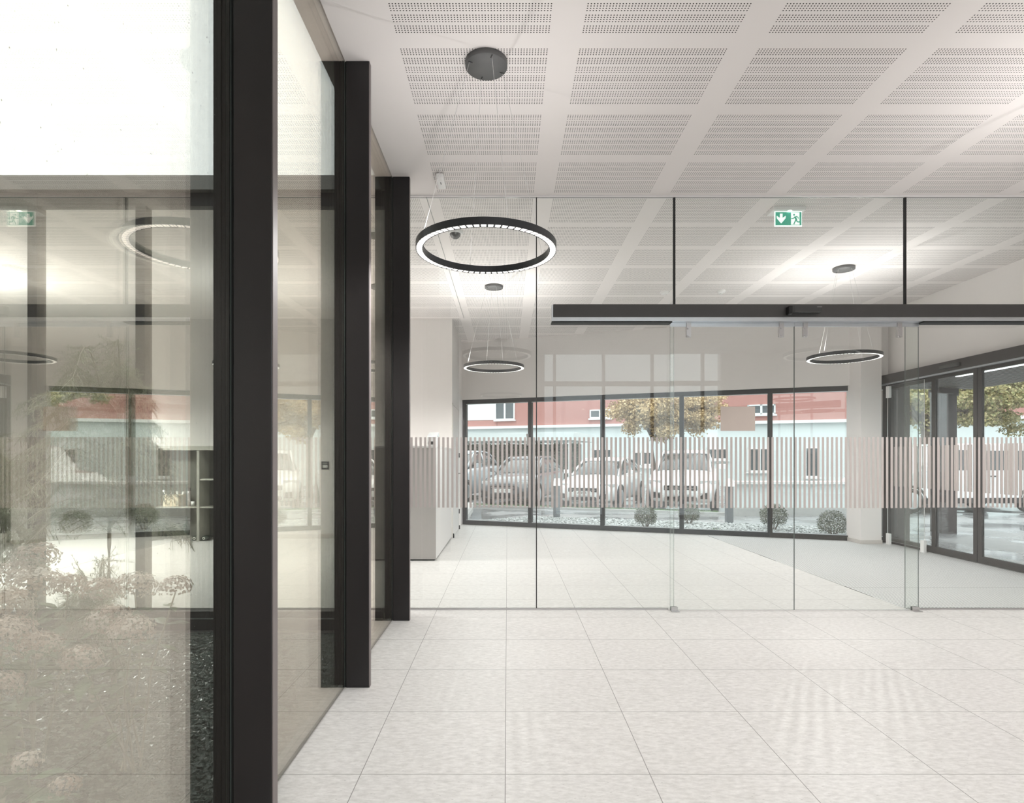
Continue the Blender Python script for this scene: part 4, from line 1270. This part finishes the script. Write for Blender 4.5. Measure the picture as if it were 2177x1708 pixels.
def car(s, t, kind, paint, label, plate, rz=0.0):
    """A parked car, nose at its origin, facing the building (towards -y in its own frame)."""
    x, y, _ = fp(s, t)
    root = thing('parked_car', (x, y, OZ), label, 'car', 'parked cars', rz=ANG + rz)
    k = {'sedan': 1.0, 'suv': 1.17, 'hatch': 1.03}[kind]
    W = {'sedan': 0.90, 'suv': 0.94, 'hatch': 0.87}[kind]
    Z = lambda z: z * k
    body = MB()
    prof = [(0.0, .62, .34, .52), (0.04, .74, .26, .62), (0.16, .84, .21, .70), (0.55, .97, .19, .80), (1.0, 1.0, .19, .88), (1.45, 1.0, .19, .94), (2.3, 1.0, .19, .97), (3.2, 1.0, .19, .99), (3.85, .97, .2, 1.0), (4.2, .9, .26, .96), (4.32, .75, .34, .86)]
    loft(body, [ring_sec(yy, W * hw, Z(zl), Z(zh)) for yy, hw, zl, zh in prof])
    body.build('body', paint, root)
    roof_z = 1.44 if kind != 'suv' else 1.43
    cab = MB()
    secs = []
    cabp = [(1.22, .80, .91, .78, .925), (1.55, .86, .93, .74, 1.13), (1.95, .88, .95, .68, 1.34), (2.25, .88, .95, .66, 1.415), (2.9, .88, .96, .66, roof_z), (3.5, .87, .97, .65, 1.38), (3.9, .84, .97, .68, 1.2), (4.18, .8, .96, .74, 1.0)]
    for yy, hb, zb, ht, zt in cabp:
        secs.append([(W * hb, yy, Z(zb)), (W * (hb * .45 + ht * .55), yy, Z(zb + (zt - zb) * .6)), (W * ht, yy, Z(zt - .02)), (W * ht * .6, yy, Z(zt + .012)), (-W * ht * .6, yy, Z(zt + .012)), (-W * ht, yy, Z(zt - .02)), (-W * (hb * .45 + ht * .55), yy, Z(zb + (zt - zb) * .6)), (-W * hb, yy, Z(zb))])
    loft(cab, secs)
    cab.build('windows', M_CGLASS, root)
    rf = MB()
    for sg in (1, -1):
        for q in range(1, len(cabp) - 2):
            a, b2 = cabp[q], cabp[q + 1]
        pil = []
        for yy, hb, zb, ht, zt in cabp:
            pil.append((sg * W * (ht + .012), yy, Z(zt + .0)))
        rf.tube(pil, 0.032, 6)
    rs = []
    for yy, hb, zb, ht, zt in cabp[2:6]:
        rs.append([(W * ht, yy, Z(zt)), (W * ht * .6, yy, Z(zt + .03)), (0, yy, Z(zt + .038)), (-W * ht * .6, yy, Z(zt + .03)), (-W * ht, yy, Z(zt)), (0, yy, Z(zt - .01))])
    loft(rf, rs)
    for sg in (1, -1):
        rf.tube([(sg * W * .88, 2.62, Z(.95)), (sg * W * .68, 2.66, Z(roof_z - .03))], 0.03, 6)
    rf.build('roof', paint, root)
    for sg in (1, -1):
        for yy in (0.82, 3.5):
            rw = 0.32 * (1.08 if kind == 'suv' else 1)
            wh = MB().lathe((sg * (W - 0.10), yy, rw), [(0.10, -0.10), (rw * .93, -0.10), (rw, -0.07), (rw, 0.09), (rw * .93, 0.115), (rw * .66, 0.10), (0.10, 0.08)], 28, axis='x').build('wheel', M_TYRE, root)
            rm = MB().lathe((sg * (W - 0.10), yy, rw), [(0, 0.118 * sg), (rw * .25, 0.116 * sg), (rw * .62, 0.10 * sg), (rw * .66, 0.118 * sg), (rw * .62, 0.123 * sg), (rw * .2, 0.122 * sg), (0, 0.123 * sg)], 20, axis='x').build('rim', M_ALU, wh)
            ar = MB().lathe((sg * (W - 0.10), yy, rw), [(rw * 1.02, 0.06 * sg), (rw * 1.16, 0.06 * sg), (rw * 1.14, 0.112 * sg), (rw * 1.02, 0.105 * sg)], 28, axis='x', closed=True).build('wheel_arch', M_GRILLE, root)
        hl = MB()
        hl.prism([(sg * W * .55, 0.06), (sg * W * .88, 0.22), (sg * W * .96, 0.55), (sg * W * .80, 0.45), (sg * W * .5, 0.14)], Z(.635), Z(.715))
        hl.build('headlight', M_LAMP, root, 0.008)
        fl = MB().box(min(sg * W * .52, sg * W * .78), max(sg * W * .52, sg * W * .78), 0.0, 0.14, Z(.30), Z(.44)).build('fog_light_recess', M_GRILLE, root, 0.01)
        mi = MB().box(min(sg * (W + .02), sg * (W + .20)), max(sg * (W + .02), sg * (W + .20)), 1.50, 1.60, Z(.96), Z(1.08))
        mi.tube([(sg * (W - .06), 1.56, Z(.95)), (sg * (W + .05), 1.56, Z(1.0))], 0.02, 6)
        mi.build('side_mirror', paint, root, 0.02)
    MB().box(-W * .46, W * .46, -0.015, 0.10, Z(.485), Z(.60)).build('grille', M_GRILLE, root, 0.012)
    MB().box(-W * .44, W * .44, 0.0, 0.09, Z(.25), Z(.37)).build('lower_intake', M_GRILLE, root, 0.01)
    MB().box(-W * .42, W * .42, -0.022, -0.012, Z(.535), Z(.545)).build('chrome_bar', M_ALU, root)
    pl = MB().box(-0.26, 0.26, -0.035, -0.0, Z(.40), Z(.40) + .115).build('number_plate', M_PLATE, root)
    cu = bpy.data.curves.new('plate_text', 'FONT')
    cu.body = plate
    cu.size = 0.10
    cu.align_x = 'CENTER'
    cu.align_y = 'CENTER'
    cu.extrude = 0.001
    cu.materials.append(M_GASKET)
    tmp = bpy.data.objects.new('plate_text_curve', cu)
    COL.objects.link(tmp)
    bpy.context.view_layer.update()
    tme = bpy.data.meshes.new_from_object(tmp.evaluated_get(bpy.context.evaluated_depsgraph_get()))
    bpy.data.objects.remove(tmp)
    tx = bpy.data.objects.new('plate_text', tme)
    COL.objects.link(tx)
    tx.parent = pl
    tx.location = (0, -0.037, Z(.40) + .057)
    tx.rotation_euler = FONT_ROT
    MB().tube([(-0.5, 1.18, Z(.93)), (0.15, 1.30, Z(.98))], 0.010, 5).build('wiper', M_GRILLE, root)
    return root


car(1.12, 5.6, 'sedan', M_CARW, 'white parked car in the second and middle windows, beside the bollard light', 'A 35 R', math.radians(-5))
car(3.75, 5.8, 'suv', M_CARW, 'white parked sport utility car behind the middle mullion, right of the white car', 'B 27 K')
car(-1.33, 5.75, 'hatch', M_CARD, 'dark grey parked car in the leftmost window, left of the white car', 'C 81 F')
car(-3.95, 6.1, 'suv', M_CARS, 'silver blue parked car at the far left, mostly hidden by the white wall', 'D 46 T')

# van seen through the entrance
v = thing('parked_van', (11.6, 15.2, OZ), 'white parked van seen through the entrance doors', 'van', rz=math.radians(4))
body = MB()
vs_ = []
side = [(-1.9, .35), (-1.95, .75), (-1.55, 1.02), (-0.95, 1.10), (-0.45, 1.72), (-0.1, 1.82), (2.9, 1.82), (3.05, 1.6), (3.08, .4), (2.9, .30), (-1.7, .30)]
n = len(side)
body.add([(x, 0.0, z) for x, z in side] + [(x, 1.85, z) for x, z in side], [tuple(range(n)), tuple(range(2 * n - 1, n - 1, -1))] + [(i, n + i, n + (i + 1) % n, (i + 1) % n) for i in range(n)])
body.build('body', M_CARW, v, 0.05)
MB().add(*[[(-0.82, -0.006, 1.12), (-0.35, -0.006, 1.65), (0.45, -0.006, 1.65), (0.45, -0.006, 1.12), (-0.82, 0.004, 1.12), (-0.35, 0.004, 1.65), (0.45, 0.004, 1.65), (0.45, 0.004, 1.12)], [(0, 1, 2, 3), (7, 6, 5, 4), (0, 4, 5, 1), (1, 5, 6, 2), (2, 6, 7, 3), (3, 7, 4, 0)]]).build('side_window', M_CGLASS, v)
MB().box(0.55, 1.6, -0.006, 0.004, 1.12, 1.63).build('side_window', M_CGLASS, v)
MB().box(1.7, 2.85, -0.006, 0.004, 1.12, 1.63).build('side_window', M_CGLASS, v)
MB().box(-1.7, 2.95, -0.02, 0.02, 0.26, 0.40).build('side_skirt', M_GRILLE, v)
for xx in (-1.15, 2.2):
    wh = MB().lathe((xx, 0.10, 0.33), [(0.1, -0.12), (0.30, -0.12), (0.33, -0.08), (0.33, 0.10), (0.1, 0.10)], 28, axis='y').build('wheel', M_TYRE, v)
    MB().lathe((xx, 0.10, 0.33), [(0, -0.135), (0.20, -0.125), (0.22, -0.121), (0, -0.121)], 20, axis='y').build('rim', M_ALU, wh)
    MB().lathe((xx, 1.75, 0.33), [(0.1, -0.12), (0.30, -0.12), (0.33, -0.08), (0.33, 0.10), (0.1, 0.10)], 28, axis='y').build('wheel', M_TYRE, v)
    MB().lathe((xx, 0.10, 0.33), [(0.34, -0.105), (0.40, -0.105), (0.40, -0.09), (0.34, -0.09)], 28, axis='y', closed=True).build('wheel_arch', M_GRILLE, v)
MB().box(-0.95, -0.80, -0.16, -0.02, 1.08, 1.25).build('side_mirror', M_CARW, v, 0.02)
for xx in (-0.2, 1.0):
    MB().box(xx, xx + 0.16, -0.025, -0.004, 0.95, 0.98).build('door_handle', M_GRILLE, v)

# ---------------------------------------------------------------- entrance canopy outside
cn = thing('entrance_canopy', (8.0, 7.3, 2.66), 'grey slatted canopy over the entrance outside, with lit strips', 'canopy')
MB().box(6.06, 9.2, 3.5, 11.6, 2.74, 3.05).build('deck', M_SOFFIT, cn)
sl = MB()
xx = 6.10
while xx < 9.15:
    sl.box(xx, xx + 0.06, 3.52, 11.58, 2.67, 2.739)
    xx += 0.12
sl.build('slats', M_SOFFIT, cn)
for x0 in (7.42, 8.6):
    MB().box(x0, x0 + 0.07, 4.2, 9.7, 2.655, 2.67).build('light_strip', M_STRIP, cn)
for x, y, ww, lab in ((6.40, 9.60, 0.20, 'dark column just outside the fixed entrance panel'), (8.30, 11.20, 0.30, 'brown column carrying the outer edge of the entrance canopy')):
    co = thing('canopy_column', (x, y, OZ), lab, 'column', 'columns of the entrance canopy', kind='thing')
    MB().box(x, x + ww, y, y + ww, OZ, 2.66).build('column_shaft', M_COLUMN, co, 0.004)
    MB().box(x - 0.02, x + ww + 0.02, y - 0.02, y + ww + 0.02, 2.50, 2.655).build('column_head', M_COLUMN, co)
